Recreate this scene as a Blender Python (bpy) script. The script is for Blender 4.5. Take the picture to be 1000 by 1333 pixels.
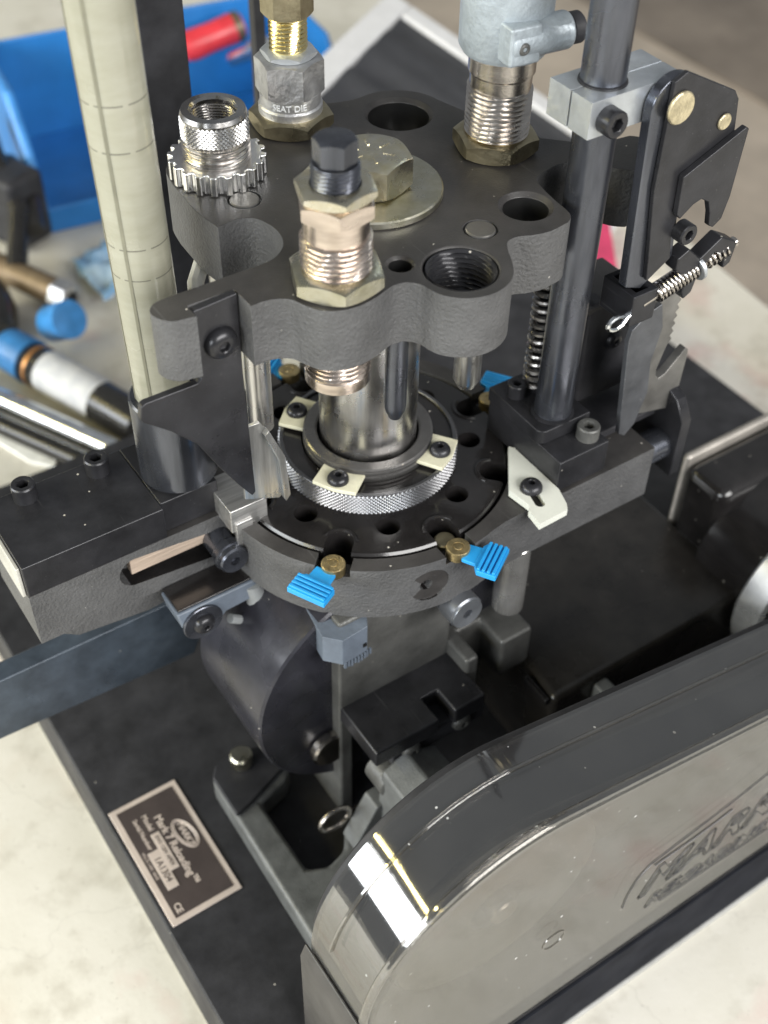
import bpy, bmesh, math, random
from mathutils import Matrix, Vector
from math import sin, cos, pi, radians as rad
random.seed(7)
for o in list(bpy.data.objects): bpy.data.objects.remove(o)
scene = bpy.context.scene
S = 0.001            # everything below is written in millimetres
ZO = 209.0           # z = 0 mm is the top of the shell plate; the table top lies 209 mm lower

# ------------------------------------------------------------------ camera
def mmv(x, y, z): return Vector((x*S, y*S, (z+ZO)*S))
PITCH, ROLL, YAW = 0.79396, 0.026098, 0.607384
cd = bpy.data.cameras.new('camera'); cam = bpy.data.objects.new('camera', cd)
scene.collection.objects.link(cam); scene.camera = cam
fwd = Vector((sin(YAW)*cos(PITCH), cos(YAW)*cos(PITCH), -sin(PITCH)))
rt0 = Vector((cos(YAW), -sin(YAW), 0)); up0 = rt0.cross(fwd)
rt = rt0*cos(ROLL) + up0*sin(ROLL); up = up0*cos(ROLL) - rt0*sin(ROLL)
Rm = Matrix((rt, up, -fwd)).transposed().to_4x4()
cam.matrix_world = Matrix.Translation(mmv(-205.54, -308.6, 342.4)) @ Rm
cd.sensor_fit = 'VERTICAL'; cd.sensor_height = 36; cd.lens = 1602.6/1333*36
cd.clip_start = 0.01; cd.clip_end = 50
cd.dof.use_dof = True; cd.dof.focus_distance = 0.43; cd.dof.aperture_fstop = 9.5

# ------------------------------------------------------------------ light
w = bpy.data.worlds.new('World'); scene.world = w; w.use_nodes = True
bg = w.node_tree.nodes['Background']; bg.inputs[0].default_value = (0.90, 0.95, 1.0, 1); bg.inputs[1].default_value = 0.27
def area(name, loc, target, sx, sy, power, col):
    l = bpy.data.lights.new(name, 'AREA'); l.shape = 'RECTANGLE'; l.size = sx; l.size_y = sy
    l.energy = power; l.color = col
    o = bpy.data.objects.new(name, l); scene.collection.objects.link(o)
    o.location = loc; d = Vector(target) - Vector(loc)
    o.rotation_euler = d.to_track_quat('-Z', 'Y').to_euler(); return o
area('daylight_opening', (-2.3, 0.1, 0.85), (0, 0, 0.15), 3.6, 0.8, 112, (0.93, 0.97, 1.0))
area('daylight_front', (0.3, -2.2, 1.4), (0, 0, 0.15), 2.2, 1.1, 100, (1.0, 0.985, 0.96))
area('ceiling_tube', (-1.55, 0.75, 1.2), (-0.1, 0.4, 0.2), 2.6, 0.07, 18, (1.0, 0.86, 0.36))
scene.view_settings.view_transform = 'Standard'; scene.view_settings.look = 'None'
scene.view_settings.exposure = 0.0; scene.view_settings.gamma = 1.0
scene.render.engine = 'CYCLES'

# ------------------------------------------------------------------ materials
MATS = {}
def mat(name, col, rough=0.5, metal=0.0, bump=0.0, bscale=900, dust=0.0, var=0.15, rvar=0.12,
        vscale=60, stretch=(1, 1, 1), coat=0.0, spec=0.5, col2=None, scratch=0.0):
    if name in MATS: return MATS[name]
    m = bpy.data.materials.new(name); m.use_nodes = True; nt = m.node_tree; N = nt.nodes; L = nt.links
    p = N['Principled BSDF']; p.inputs['Metallic'].default_value = metal
    p.inputs['Coat Weight'].default_value = coat; p.inputs['Specular IOR Level'].default_value = spec
    tc = N.new('ShaderNodeTexCoord'); mp = N.new('ShaderNodeMapping'); mp.inputs['Scale'].default_value = stretch
    L.new(tc.outputs['Object'], mp.inputs['Vector'])
    n1 = N.new('ShaderNodeTexNoise'); n1.inputs['Scale'].default_value = vscale; n1.inputs['Detail'].default_value = 6
    n1.inputs['Roughness'].default_value = 0.65
    L.new(mp.outputs[0], n1.inputs['Vector'])
    mx = N.new('ShaderNodeMix'); mx.data_type = 'RGBA'
    c2 = col2 if col2 else tuple(min(1, c*(1+var*2)+var*0.006) for c in col)
    c1 = col if col2 else tuple(c*(1-var) for c in col)
    mx.inputs[6].default_value = (*c1, 1); mx.inputs[7].default_value = (*c2, 1)
    cr = N.new('ShaderNodeMapRange'); cr.inputs[1].default_value = 0.3; cr.inputs[2].default_value = 0.7
    L.new(n1.outputs[0], cr.inputs[0]); L.new(cr.outputs[0], mx.inputs[0])
    out = mx.outputs[2]
    n3 = N.new('ShaderNodeTexNoise'); n3.inputs['Scale'].default_value = vscale*0.6; n3.inputs['Detail'].default_value = 8
    L.new(tc.outputs['Object'], n3.inputs['Vector'])
    mr = N.new('ShaderNodeMapRange'); mr.inputs[1].default_value = 0.3; mr.inputs[2].default_value = 0.7
    mr.inputs[3].default_value = max(0.02, rough-rvar); mr.inputs[4].default_value = min(1, rough+rvar)
    L.new(n3.outputs[0], mr.inputs[0]); rout = mr.outputs[0]
    if dust > 0:
        v = N.new('ShaderNodeTexVoronoi'); v.inputs['Scale'].default_value = 230
        wn = N.new('ShaderNodeTexNoise'); wn.inputs['Scale'].default_value = 900
        va = N.new('ShaderNodeVectorMath'); va.operation = 'MULTIPLY_ADD'
        va.inputs[1].default_value = (0.0009,)*3
        L.new(wn.outputs['Color'], va.inputs[0]); L.new(tc.outputs['Object'], va.inputs[2]); L.new(va.outputs[0], v.inputs['Vector'])
        sp = N.new('ShaderNodeSeparateColor'); L.new(v.outputs['Color'], sp.inputs[0])
        th = N.new('ShaderNodeMapRange'); th.inputs[1].default_value = 1-0.5*dust; th.inputs[2].default_value = 1.0
        th.inputs[3].default_value = 0.0; th.inputs[4].default_value = 0.11
        L.new(sp.outputs[0], th.inputs[0])
        lt = N.new('ShaderNodeMath'); lt.operation = 'LESS_THAN'; L.new(v.outputs['Distance'], lt.inputs[0]); L.new(th.outputs[0], lt.inputs[1])
        ge = N.new('ShaderNodeNewGeometry'); sx = N.new('ShaderNodeSeparateXYZ'); L.new(ge.outputs['Normal'], sx.inputs[0])
        nz = N.new('ShaderNodeMapRange'); nz.inputs[1].default_value = -0.2; nz.inputs[2].default_value = 0.5
        nz.inputs[3].default_value = 0.25; L.new(sx.outputs[2], nz.inputs[0])
        mu = N.new('ShaderNodeMath'); mu.operation = 'MULTIPLY'; L.new(lt.outputs[0], mu.inputs[0]); L.new(nz.outputs[0], mu.inputs[1])
        dm = N.new('ShaderNodeMix'); dm.data_type = 'RGBA'; dm.inputs[7].default_value = (0.58, 0.55, 0.49, 1)
        L.new(mu.outputs[0], dm.inputs[0]); L.new(out, dm.inputs[6]); out = dm.outputs[2]
        rm = N.new('ShaderNodeMix'); rm.data_type = 'FLOAT'; rm.inputs[3].default_value = 0.9
        L.new(mu.outputs[0], rm.inputs[0]); L.new(rout, rm.inputs[2]); rout = rm.outputs[0]
    if scratch > 0:
        sm = N.new('ShaderNodeMapping'); sm.inputs['Scale'].default_value = (900, 25, 900); sm.inputs['Rotation'].default_value = (0.3, 0.2, 0.5)
        L.new(tc.outputs['Object'], sm.inputs['Vector'])
        sn = N.new('ShaderNodeTexNoise'); sn.inputs['Scale'].default_value = 1.0; sn.inputs['Detail'].default_value = 2
        L.new(sm.outputs[0], sn.inputs['Vector'])
        st = N.new('ShaderNodeMapRange'); st.inputs[1].default_value = 0.70; st.inputs[2].default_value = 0.76
        st.inputs[4].default_value = scratch; L.new(sn.outputs[0], st.inputs[0])
        s2 = N.new('ShaderNodeMix'); s2.data_type = 'RGBA'; s2.inputs[7].default_value = (0.25, 0.25, 0.25, 1)
        L.new(st.outputs[0], s2.inputs[0]); L.new(out, s2.inputs[6]); out = s2.outputs[2]
    L.new(out, p.inputs['Base Color']); L.new(rout, p.inputs['Roughness'])
    if bump > 0:
        n2 = N.new('ShaderNodeTexNoise'); n2.inputs['Scale'].default_value = bscale; n2.inputs['Detail'].default_value = 3
        L.new(mp.outputs[0], n2.inputs['Vector'])
        b = N.new('ShaderNodeBump'); b.inputs['Strength'].default_value = bump; b.inputs['Distance'].default_value = 0.0009
        L.new(n2.outputs[0], b.inputs['Height']); L.new(b.outputs[0], p.inputs['Normal'])
    MATS[name] = m; return m
CAST = mat('textured black powder coat', (0.070, 0.070, 0.071), 0.50, 0, 0.75, 820, 0.3, 0.15, 0.06, spec=0.5)
CTOP = mat('machined black casting', (0.033, 0.031, 0.030), 0.40, 0, 0.10, 1500, 0.6, 0.25, 0.10, scratch=0.15)
BLK = mat('black oxide steel', (0.024, 0.024, 0.027), 0.33, 0.4, 0.05, 1200, 0.4, 0.3, 0.10, scratch=0.2)
BLKS = mat('satin black steel', (0.10, 0.106, 0.125), 0.28, 0.85, 0.04, 900, 0.2, 0.35, 0.12, stretch=(1, 1, 0.15))
BLKG = mat('glossy black anodising', (0.012, 0.011, 0.011), 0.17, 0, 0.03, 700, 0.55, 0.3, 0.07, spec=0.6)
DARK = mat('matt black paint', (0.024, 0.024, 0.027), 0.5, 0, 0.08, 900, 0.12, 0.3, 0.1, spec=0.3)
GREYP = mat('dark grey paint', (0.09, 0.093, 0.092), 0.42, 0, 0.2, 1100, 0.2, 0.3, 0.1)
IRON = mat('dark iron', (0.085, 0.085, 0.081), 0.45, 0.3, 0.25, 1000, 0.25, 0.3, 0.12)
STEEL = mat('turned steel', (0.50, 0.465, 0.43), 0.22, 1, 0.12, 600, 0, 0.15, 0.08, stretch=(1, 1, 12))
SHAFT = mat('ground steel shaft', (0.58, 0.57, 0.56), 0.27, 1, 0.06, 500, 0, 0.3, 0.10, vscale=90, stretch=(1, 1, 0.08))
ALU = mat('bright aluminium', (0.80, 0.80, 0.80), 0.22, 1, 0.05, 700, 0, 0.1, 0.08)
ALUM = mat('machined grey aluminium', (0.52, 0.55, 0.58), 0.42, 0.85, 0.10, 900, 0.3, 0.15, 0.1)
RAW = mat('raw milled steel', (0.48, 0.475, 0.465), 0.36, 0.9, 0.35, 260, 0, 0.25, 0.1, stretch=(0.2, 6, 6))
COPPER = mat('rose plated steel', (0.54, 0.465, 0.41), 0.22, 1, 0.08, 600, 0, 0.2, 0.1, stretch=(1, 1, 6))
ZINC = mat('yellow zinc plating', (0.60, 0.55, 0.38), 0.30, 1, 0.12, 700, 0, 0.2, 0.12, vscale=220, col2=(0.68, 0.65, 0.57))
ZINCD = mat('dull yellow zinc plating', (0.30, 0.26, 0.17), 0.36, 1, 0.15, 700, 0, 0.2, 0.12, vscale=160, col2=(0.46, 0.41, 0.28))
ZINCW = mat('pale zinc washer plating', (0.42, 0.40, 0.29), 0.31, 1, 0.15, 500, 0.2, 0.2, 0.12, vscale=130, col2=(0.56, 0.545, 0.47))
GREYZ = mat('grey zinc steel', (0.40, 0.40, 0.41), 0.42, 0.9, 0.35, 500, 0, 0.2, 0.12, vscale=150, col2=(0.60, 0.60, 0.60))
CASTAL = mat('pale blue grey cast alloy', (0.33, 0.37, 0.40), 0.42, 0.35, 0.30, 700, 0, 0.15, 0.1, vscale=150)
BRASSY = mat('bright brass', (0.78, 0.66, 0.34), 0.2, 1, 0.05, 700, 0, 0.1, 0.08)
BRASS = mat('worn brass', (0.42, 0.33, 0.17), 0.34, 0.9, 0.3, 900, 0.1, 0.2, 0.1, vscale=250)
PINB = mat('pale brass rivet', (0.55, 0.48, 0.32), 0.38, 0.8, 0.4, 700, 0, 0.2, 0.1, vscale=250)
BLUE = mat('bright blue plastic', (0.016, 0.27, 0.62), 0.38, 0, 0.1, 600, 0, 0.08, 0.08)
IVORY = mat('ivory glass fibre clip', (0.58, 0.56, 0.42), 0.5, 0, 0.15, 600, 0.3, 0.1, 0.1)
WHITEP = mat('white nylon', (0.60, 0.61, 0.55), 0.45, 0, 0.06, 600, 0.15, 0.05, 0.08)
GPLAS = mat('printed blue grey plastic', (0.10, 0.12, 0.15), 0.45, 0, 0.2, 700, 0.15, 0.15, 0.1)
TUBE = mat('yellowed plastic tube', (0.25, 0.245, 0.185), 0.30, 0, 0.10, 260, 0, 0.2, 0.14, vscale=45, stretch=(1, 1, 3.5), col2=(0.31, 0.305, 0.245), coat=0.5)
TUBED = mat('grimy groove', (0.10, 0.095, 0.075), 0.6)
PLATE = mat('nameplate brown', (0.085, 0.068, 0.064), 0.35, 0.3, 0, 900, 0, 0.1, 0.06)
PLATEL = mat('nameplate pale metal', (0.62, 0.53, 0.47), 0.4, 0.2, 0, 900, 0, 0.08, 0.06)
HOLE = mat('shaded bore', (0.008, 0.008, 0.008), 0.45)  # near-black colour puts the shade inside holes onto their walls
CHROME = mat('chromed tube', (0.75, 0.78, 0.82), 0.16, 1, 0.02)

def guard_mat():
    m = bpy.data.materials.new('clear smoked polycarbonate'); m.use_nodes = True; nt = m.node_tree; N = nt.nodes; L = nt.links
    for n in list(N):
        if n.type != 'OUTPUT_MATERIAL': N.remove(n)
    out = [n for n in N if n.type == 'OUTPUT_MATERIAL'][0]
    t = N.new('ShaderNodeBsdfTransparent'); t.inputs[0].default_value = (0.74, 0.725, 0.70, 1)
    g = N.new('ShaderNodeBsdfGlossy'); g.inputs['Roughness'].default_value = 0.06
    d = N.new('ShaderNodeBsdfDiffuse'); d.inputs[0].default_value = (0.46, 0.46, 0.45, 1)
    fr = N.new('ShaderNodeFresnel'); gm = N.new('ShaderNodeNewGeometry'); io = N.new('ShaderNodeMapRange'); io.inputs[3].default_value = 2.7; io.inputs[4].default_value = 1/2.7
    L.new(gm.outputs['Backfacing'], io.inputs[0]); L.new(io.outputs[0], fr.inputs[0])
    tc = N.new('ShaderNodeTexCoord')
    v = N.new('ShaderNodeTexVoronoi'); v.inputs['Scale'].default_value = 150; L.new(tc.outputs['Object'], v.inputs['Vector'])
    sp = N.new('ShaderNodeSeparateColor'); L.new(v.outputs['Color'], sp.inputs[0])
    th = N.new('ShaderNodeMapRange'); th.inputs[1].default_value = 0.55; th.inputs[2].default_value = 1.0; th.inputs[4].default_value = 0.10
    L.new(sp.outputs[0], th.inputs[0])
    lt = N.new('ShaderNodeMath'); lt.operation = 'LESS_THAN'; L.new(v.outputs['Distance'], lt.inputs[0]); L.new(th.outputs[0], lt.inputs[1])
    nz = N.new('ShaderNodeTexNoise'); nz.inputs['Scale'].default_value = 35; nz.inputs['Detail'].default_value = 6; L.new(tc.outputs['Object'], nz.inputs['Vector'])
    hz = N.new('ShaderNodeMapRange'); hz.inputs[1].default_value = 0.3; hz.inputs[2].default_value = 0.8; hz.inputs[3].default_value = 0.006; hz.inputs[4].default_value = 0.035
    L.new(nz.outputs[0], hz.inputs[0])
    mx = N.new('ShaderNodeMath'); mx.operation = 'MAXIMUM'; L.new(lt.outputs[0], mx.inputs[0]); L.new(hz.outputs[0], mx.inputs[1])
    m1 = N.new('ShaderNodeMixShader'); L.new(mx.outputs[0], m1.inputs[0]); L.new(t.outputs[0], m1.inputs[1]); L.new(d.outputs[0], m1.inputs[2])
    m2 = N.new('ShaderNodeMixShader'); L.new(fr.outputs[0], m2.inputs[0]); L.new(m1.outputs[0], m2.inputs[1]); L.new(g.outputs[0], m2.inputs[2])
    L.new(m2.outputs[0], out.inputs[0]); return m
GLASS = guard_mat()

def table_mat():
    m = bpy.data.materials.new('worn off-white table top'); m.use_nodes = True; nt = m.node_tree; N = nt.nodes; L = nt.links
    p = N['Principled BSDF']; p.inputs['Roughness'].default_value = 0.55
    tc = N.new('ShaderNodeTexCoord')
    def noise(s, d=6, r=0.6):
        n = N.new('ShaderNodeTexNoise'); n.inputs['Scale'].default_value = s; n.inputs['Detail'].default_value = d; n.inputs['Roughness'].default_value = r
        L.new(tc.outputs['Object'], n.inputs['Vector']); return n
    def mrange(src, a, b, c, d):
        x = N.new('ShaderNodeMapRange'); x.inputs[1].default_value = a; x.inputs[2].default_value = b; x.inputs[3].default_value = c; x.inputs[4].default_value = d
        L.new(src, x.inputs[0]); return x.outputs[0]
    def mix(f, a, b):
        x = N.new('ShaderNodeMix'); x.data_type = 'RGBA'
        L.new(f, x.inputs[0])
        if isinstance(a, tuple): x.inputs[6].default_value = (*a, 1)
        else: L.new(a, x.inputs[6])
        x.inputs[7].default_value = (*b, 1); return x.outputs[2]
    c = mix(mrange(noise(14).outputs[0], 0.3, 0.7, 0, 1), (0.70, 0.675, 0.61), (0.59, 0.565, 0.49))
    c = mix(mrange(noise(45, 8).outputs[0], 0.52, 0.72, 0, 0.6), c, (0.42, 0.39, 0.325))
    # blotchy stains
    c = mix(mrange(noise(7.5, 4).outputs[0], 0.58, 0.72, 0, 0.30), c, (0.48, 0.36, 0.27))
    ns = N.new('ShaderNodeTexNoise'); ns.inputs['Scale'].default_value = 16; ns.inputs['Detail'].default_value = 7
    mp = N.new('ShaderNodeMapping'); mp.inputs['Location'].default_value = (3.3, 1.7, 0); L.new(tc.outputs['Object'], mp.inputs[0]); L.new(mp.outputs[0], ns.inputs['Vector'])
    c = mix(mrange(ns.outputs[0], 0.60, 0.72, 0, 0.35), c, (0.55, 0.27, 0.25))
    c = mix(mrange(noise(420, 3, 0.7).outputs[0], 0.66, 0.72, 0, 0.5), c, (0.24, 0.21, 0.17))
    c = mix(mrange(noise(130, 5, 0.7).outputs[0], 0.60, 0.75, 0, 0.35), c, (0.74, 0.72, 0.67))
    # hairline cracks
    wn = noise(9, 5); va = N.new('ShaderNodeVectorMath'); va.operation = 'MULTIPLY_ADD'; va.inputs[1].default_value = (0.12,)*3
    L.new(wn.outputs['Color'], va.inputs[0]); L.new(tc.outputs['Object'], va.inputs[2])
    v = N.new('ShaderNodeTexVoronoi'); v.feature = 'DISTANCE_TO_EDGE'; v.inputs['Scale'].default_value = 9; L.new(va.outputs[0], v.inputs['Vector'])
    c = mix(mrange(v.outputs['Distance'], 0.0, 0.010, 0.14, 0.0), c, (0.25, 0.23, 0.20))
    L.new(c, p.inputs['Base Color'])
    b = N.new('ShaderNodeBump'); b.inputs['Strength'].default_value = 0.15; b.inputs['Distance'].default_value = 0.001
    L.new(noise(220, 4).outputs[0], b.inputs['Height']); L.new(b.outputs[0], p.inputs['Normal'])
    return m
TABLE = table_mat()
FLOOR = mat('tan concrete', (0.60, 0.51, 0.41), 0.8, 0, 0.2, 200, 0, 0.15, 0.08, vscale=6)
FLOORD = mat('dark brown slab', (0.30, 0.25, 0.205), 0.75, 0, 0.2, 200, 0, 0.2, 0.08, vscale=5)

# ------------------------------------------------------------------ geometry kit
WORLD = {}
def T(x=0, y=0, z=0): return Matrix.Translation((x, y, z))
RX = lambda d: Matrix.Rotation(rad(d), 4, 'X')
RY = lambda d: Matrix.Rotation(rad(d), 4, 'Y')
RZ = lambda d: Matrix.Rotation(rad(d), 4, 'Z')
AX = RY(90)      # local z -> world +x
AY = RX(90)      # local z -> world -y (towards the viewer)
def hexr(t, af): # radius of a hexagon outline in direction t
    k = (t % (pi/3)) - pi/6
    return af/2/cos(k)
class B:
    def __init__(s): s.bm = bmesh.new(); s.m = 0
    def _done(s, fs):
        for f in fs: f.material_index = s.m
    def raw(s, vs, fs, M=None):
        vv = [s.bm.verts.new((M @ Vector(v)) if M else Vector(v)) for v in vs]
        out = []
        for f in fs:
            try: out.append(s.bm.faces.new([vv[i] for i in f]))
            except ValueError: pass
        s._done(out); return s
    def box(s, x0, x1, y0, y1, z0, z1, M=None):
        v = [(x, y, z) for z in (z0, z1) for y in (y0, y1) for x in (x0, x1)]
        return s.raw(v, [(0, 2, 3, 1), (4, 5, 7, 6), (0, 1, 5, 4), (1, 3, 7, 5), (3, 2, 6, 7), (2, 0, 4, 6)], M)
    def prism(s, poly, z0, z1, M=None):
        a = sum(poly[i-1][0]*poly[i][1]-poly[i][0]*poly[i-1][1] for i in range(len(poly)))
        if a < 0: poly = poly[::-1]
        n = len(poly); v = [(x, y, z0) for x, y in poly]+[(x, y, z1) for x, y in poly]
        return s.raw(v, [tuple(range(n-1, -1, -1)), tuple(range(n, 2*n))]+[(i, (i+1) % n, n+(i+1) % n, n+i) for i in range(n)], M)
    def rings(s, rows, M=None, cap=True, closed=False):  # rows of equally long rings
        n = len(rows[0]); v = [p for r in rows for p in r]; f = []
        k = len(rows)
        for j in range(k-1 if not closed else k):
            a, b = j*n, ((j+1) % k)*n
            for i in range(n): f.append((a+i, a+(i+1) % n, b+(i+1) % n, b+i))
        if cap and not closed: f += [tuple(range(n-1, -1, -1)), tuple(range((k-1)*n, k*n))]
        return s.raw(v, f, M)
    def lathe(s, prof, n=48, M=None, cap=True):
        return s.rings([[(r*cos(2*pi*i/n), r*sin(2*pi*i/n), z) for i in range(n)] for r, z in prof], M, cap)
    def cyl(s, r, z0, z1, n=40, M=None, c=0.0):
        if c: return s.lathe([(r-c, z0), (r, z0+c), (r, z1-c), (r-c, z1)], n, M)
        return s.lathe([(r, z0), (r, z1)], n, M)
    def tube(s, r0, r1, z0, z1, n=48, M=None, c=0.0):  # hollow ring
        pr = [(r0+c, z1), (r0, z1-c), (r0, z0+c), (r0+c, z0), (r1-c, z0), (r1, z0+c), (r1, z1-c), (r1-c, z1)] if c else [(r0, z1), (r0, z0), (r1, z0), (r1, z1)]
        return s.rings([[(r*cos(2*pi*i/n), r*sin(2*pi*i/n), z) for i in range(n)] for r, z in pr], M, closed=True)
    def thread(s, r, pitch, z0, z1, depth=None, n=48, M=None, inner=False):
        depth = depth or pitch*0.55; k = 5; rows = []; m = int((z1-z0)/pitch*k)
        for j in range(m+1):
            z = z0+(z1-z0)*j/m; row = []
            for i in range(n):
                ph = ((z/pitch)-i/n) % 1.0; tri = abs(ph*2-1)
                tri = min(1, max(0, (tri-0.12)/0.76))
                rr = r-depth*tri if not inner else r+depth*tri
                if not inner and (j == 0 or j == m): rr = r-depth
                row.append((rr*cos(2*pi*i/n), rr*sin(2*pi*i/n), z))
            rows.append(row)
        if inner: rows = rows[::-1]
        return s.rings(rows, M, cap=not inner)
    def hexnut(s, af, z0, z1, r0=0, rot=0, M=None, n=72, ch=0.94):
        rc = af/2*ch+0.001; R0 = RZ(rot); M = (M @ R0) if M else R0
        def ring(fr, z): return [(fr(2*pi*i/n)*cos(2*pi*i/n), fr(2*pi*i/n)*sin(2*pi*i/n), z(2*pi*i/n) if callable(z) else z) for i in range(n)]
        h = lambda t: hexr(t, af); tz = lambda t: (h(t)-rc)*0.55
        rows = [ring(lambda t: rc, z0), ring(h, lambda t: z0+tz(t)), ring(h, lambda t: z1-tz(t)), ring(lambda t: rc, z1)]
        if r0: return s.rings(rows+[ring(lambda t: r0, z1), ring(lambda t: r0, z0)], M, closed=True)
        return s.rings(rows, M)
    def screw(s, r, h, af, depth, kind='cap', M=None, n=36):
        def ring(fr, z): return [(fr(2*pi*i/n)*cos(2*pi*i/n), fr(2*pi*i/n)*sin(2*pi*i/n), z) for i in range(n)]
        hx = lambda t: hexr(t, af)
        if kind == 'cap': rows = [ring(lambda t: r, 0), ring(lambda t: r, h-0.12*r), ring(lambda t: r*0.9, h)]
        elif kind == 'button':
            rows = [ring(lambda t: r, 0), ring(lambda t: r, 0.12*h)]
            for k in range(1, 6):
                a = pi/2*k/6.0; rr = af*0.62+(r-af*0.62)*cos(a)
                rows.append(ring(lambda t, rr=rr: rr, 0.12*h+0.88*h*sin(a)))
        rows += [ring(lambda t: af*0.62, h), ring(hx, h-0.05*r), ring(hx, h-depth), ring(lambda t: 0.05, h-depth-0.2*af)]
        return s.rings(rows, M)
    def sweep(s, pts, r, n=10, M=None, cap=True):
        pts = [Vector(p) for p in pts]; rows = []; ref = None
        for i, p in enumerate(pts):
            t = (pts[min(i+1, len(pts)-1)]-pts[max(i-1, 0)]).normalized()
            if ref is None: ref = t.orthogonal().normalized()
            ref = (ref-t*ref.dot(t)).normalized(); bi = t.cross(ref)
            rows.append([tuple(p+(ref*cos(2*pi*k/n)+bi*sin(2*pi*k/n))*r) for k in range(n)])
        return s.rings(rows, M, cap)
    def cut(s, c):
        bmesh.ops.recalc_face_normals(s.bm, faces=s.bm.faces[:]); bmesh.ops.recalc_face_normals(c.bm, faces=c.bm.faces[:])
        obs = []
        for b in (s, c):
            me = bpy.data.meshes.new('tmp'); b.bm.to_mesh(me); o = bpy.data.objects.new('tmp', me); scene.collection.objects.link(o); obs.append(o)
            if b is c:
                for q in me.polygons: q.material_index = 0
        md = obs[0].modifiers.new('b', 'BOOLEAN'); md.operation = 'DIFFERENCE'; md.object = obs[1]; md.solver = 'EXACT'; md.use_self = True
        dg = bpy.context.evaluated_depsgraph_get(); dg.update()
        me = bpy.data.meshes.new_from_object(obs[0].evaluated_get(dg))
        s.bm.free(); s.bm = bmesh.new(); s.bm.from_mesh(me)
        for o in obs:
            d = o.data; bpy.data.objects.remove(o); bpy.data.meshes.remove(d)
        bpy.data.meshes.remove(me); c.bm.free(); return s
    def mesh(s, name, mats, ang=32, recalc=True):
        if recalc: bmesh.ops.recalc_face_normals(s.bm, faces=s.bm.faces[:])
        for v in s.bm.verts: v.co *= S
        me = bpy.data.meshes.new(name); s.bm.to_mesh(me); s.bm.free()
        for m in (mats if isinstance(mats, (list, tuple)) else [mats]): me.materials.append(m)
        me.polygons.foreach_set('use_smooth', [len(q.vertices) <= 4 for q in me.polygons]); me.set_sharp_from_angle(angle=rad(ang))
        return me
    def obj(s, name, mats, parent=None, M=None, bevel=0, seg=2, ang=32, label=None, cat=None, group=None, kind=None, recalc=True):
        return put(name, s.mesh(name, mats, ang, recalc), parent, M, bevel, seg, label, cat, group, kind)
def wm(M):   # millimetre matrix -> world matrix
    M = (M or Matrix()).copy(); t = M.translation; M.translation = Vector((t.x*S, t.y*S, (t.z+ZO)*S)); return M
def tag(o, label=None, cat=None, group=None, kind=None):
    for k, v in (('label', label), ('category', cat), ('group', group), ('kind', kind)):
        if v: o[k] = v
    return o
def put(name, me, parent=None, M=None, bevel=0, seg=2, label=None, cat=None, group=None, kind=None):
    o = bpy.data.objects.new(name, me); scene.collection.objects.link(o)
    if parent is not None:
        o.parent = parent; o.matrix_parent_inverse = WORLD[parent.name].inverted()
    W_ = wm(M); o.matrix_basis = W_; WORLD[o.name] = W_
    if bevel:
        b = o.modifiers.new('bevel', 'BEVEL'); b.width = bevel*S; b.segments = seg; b.limit_method = 'ANGLE'; b.angle_limit = rad(35); b.harden_normals = True
    return tag(o, label, cat, group, kind)
def thing(name, M, label, cat, group=None):
    o = bpy.data.objects.new(name, None); scene.collection.objects.link(o); o.empty_display_size = 0.02
    o.matrix_basis = wm(M); WORLD[o.name] = wm(M); return tag(o, label, cat, group)
def text_mesh(txt, size, extrude=0.0, shear=0.0, outline=0.0, align='CENTER', bold=0.0, space=1.0):
    c = bpy.data.curves.new('txt', 'FONT'); c.body = txt; c.size = size; c.extrude = extrude; c.shear = shear; c.align_x = align; c.align_y = 'CENTER'
    c.offset = bold; c.resolution_u = 3; c.space_character = space
    if outline: c.fill_mode = 'NONE'; c.bevel_depth = outline; c.bevel_resolution = 1
    o = bpy.data.objects.new('txt', c); scene.collection.objects.link(o)
    dg = bpy.context.evaluated_depsgraph_get(); dg.update()
    me = bpy.data.meshes.new_from_object(o.evaluated_get(dg)); bpy.data.objects.remove(o); bpy.data.curves.remove(c); return me
def text_obj(name, txt, size, m, parent, M, extrude=0.15, fn=None, **k):
    me = text_mesh(txt, size, extrude, **k); me.name = name
    for v in me.vertices:
        co = Vector(v.co); co = Vector(fn(co)) if fn else co
        v.co = co*S
    me.materials.clear(); me.materials.append(m); me.update()
    return put(name, me, parent, M)
def arc(cx, cy, r, a0, a1, n=16):
    return [(cx+r*cos(rad(a0+(a1-a0)*i/n)), cy+r*sin(rad(a0+(a1-a0)*i/n))) for i in range(n+1)]
def smooth(pts, it=2, closed=True):   # Chaikin corner cutting
    for _ in range(it):
        q = []
        n = len(pts)
        for i in range(n if closed else n-1):
            a, b = pts[i], pts[(i+1) % n]
            q += [(a[0]*.75+b[0]*.25, a[1]*.75+b[1]*.25), (a[0]*.25+b[0]*.75, a[1]*.25+b[1]*.75)]
        pts = q
    return pts
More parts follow.
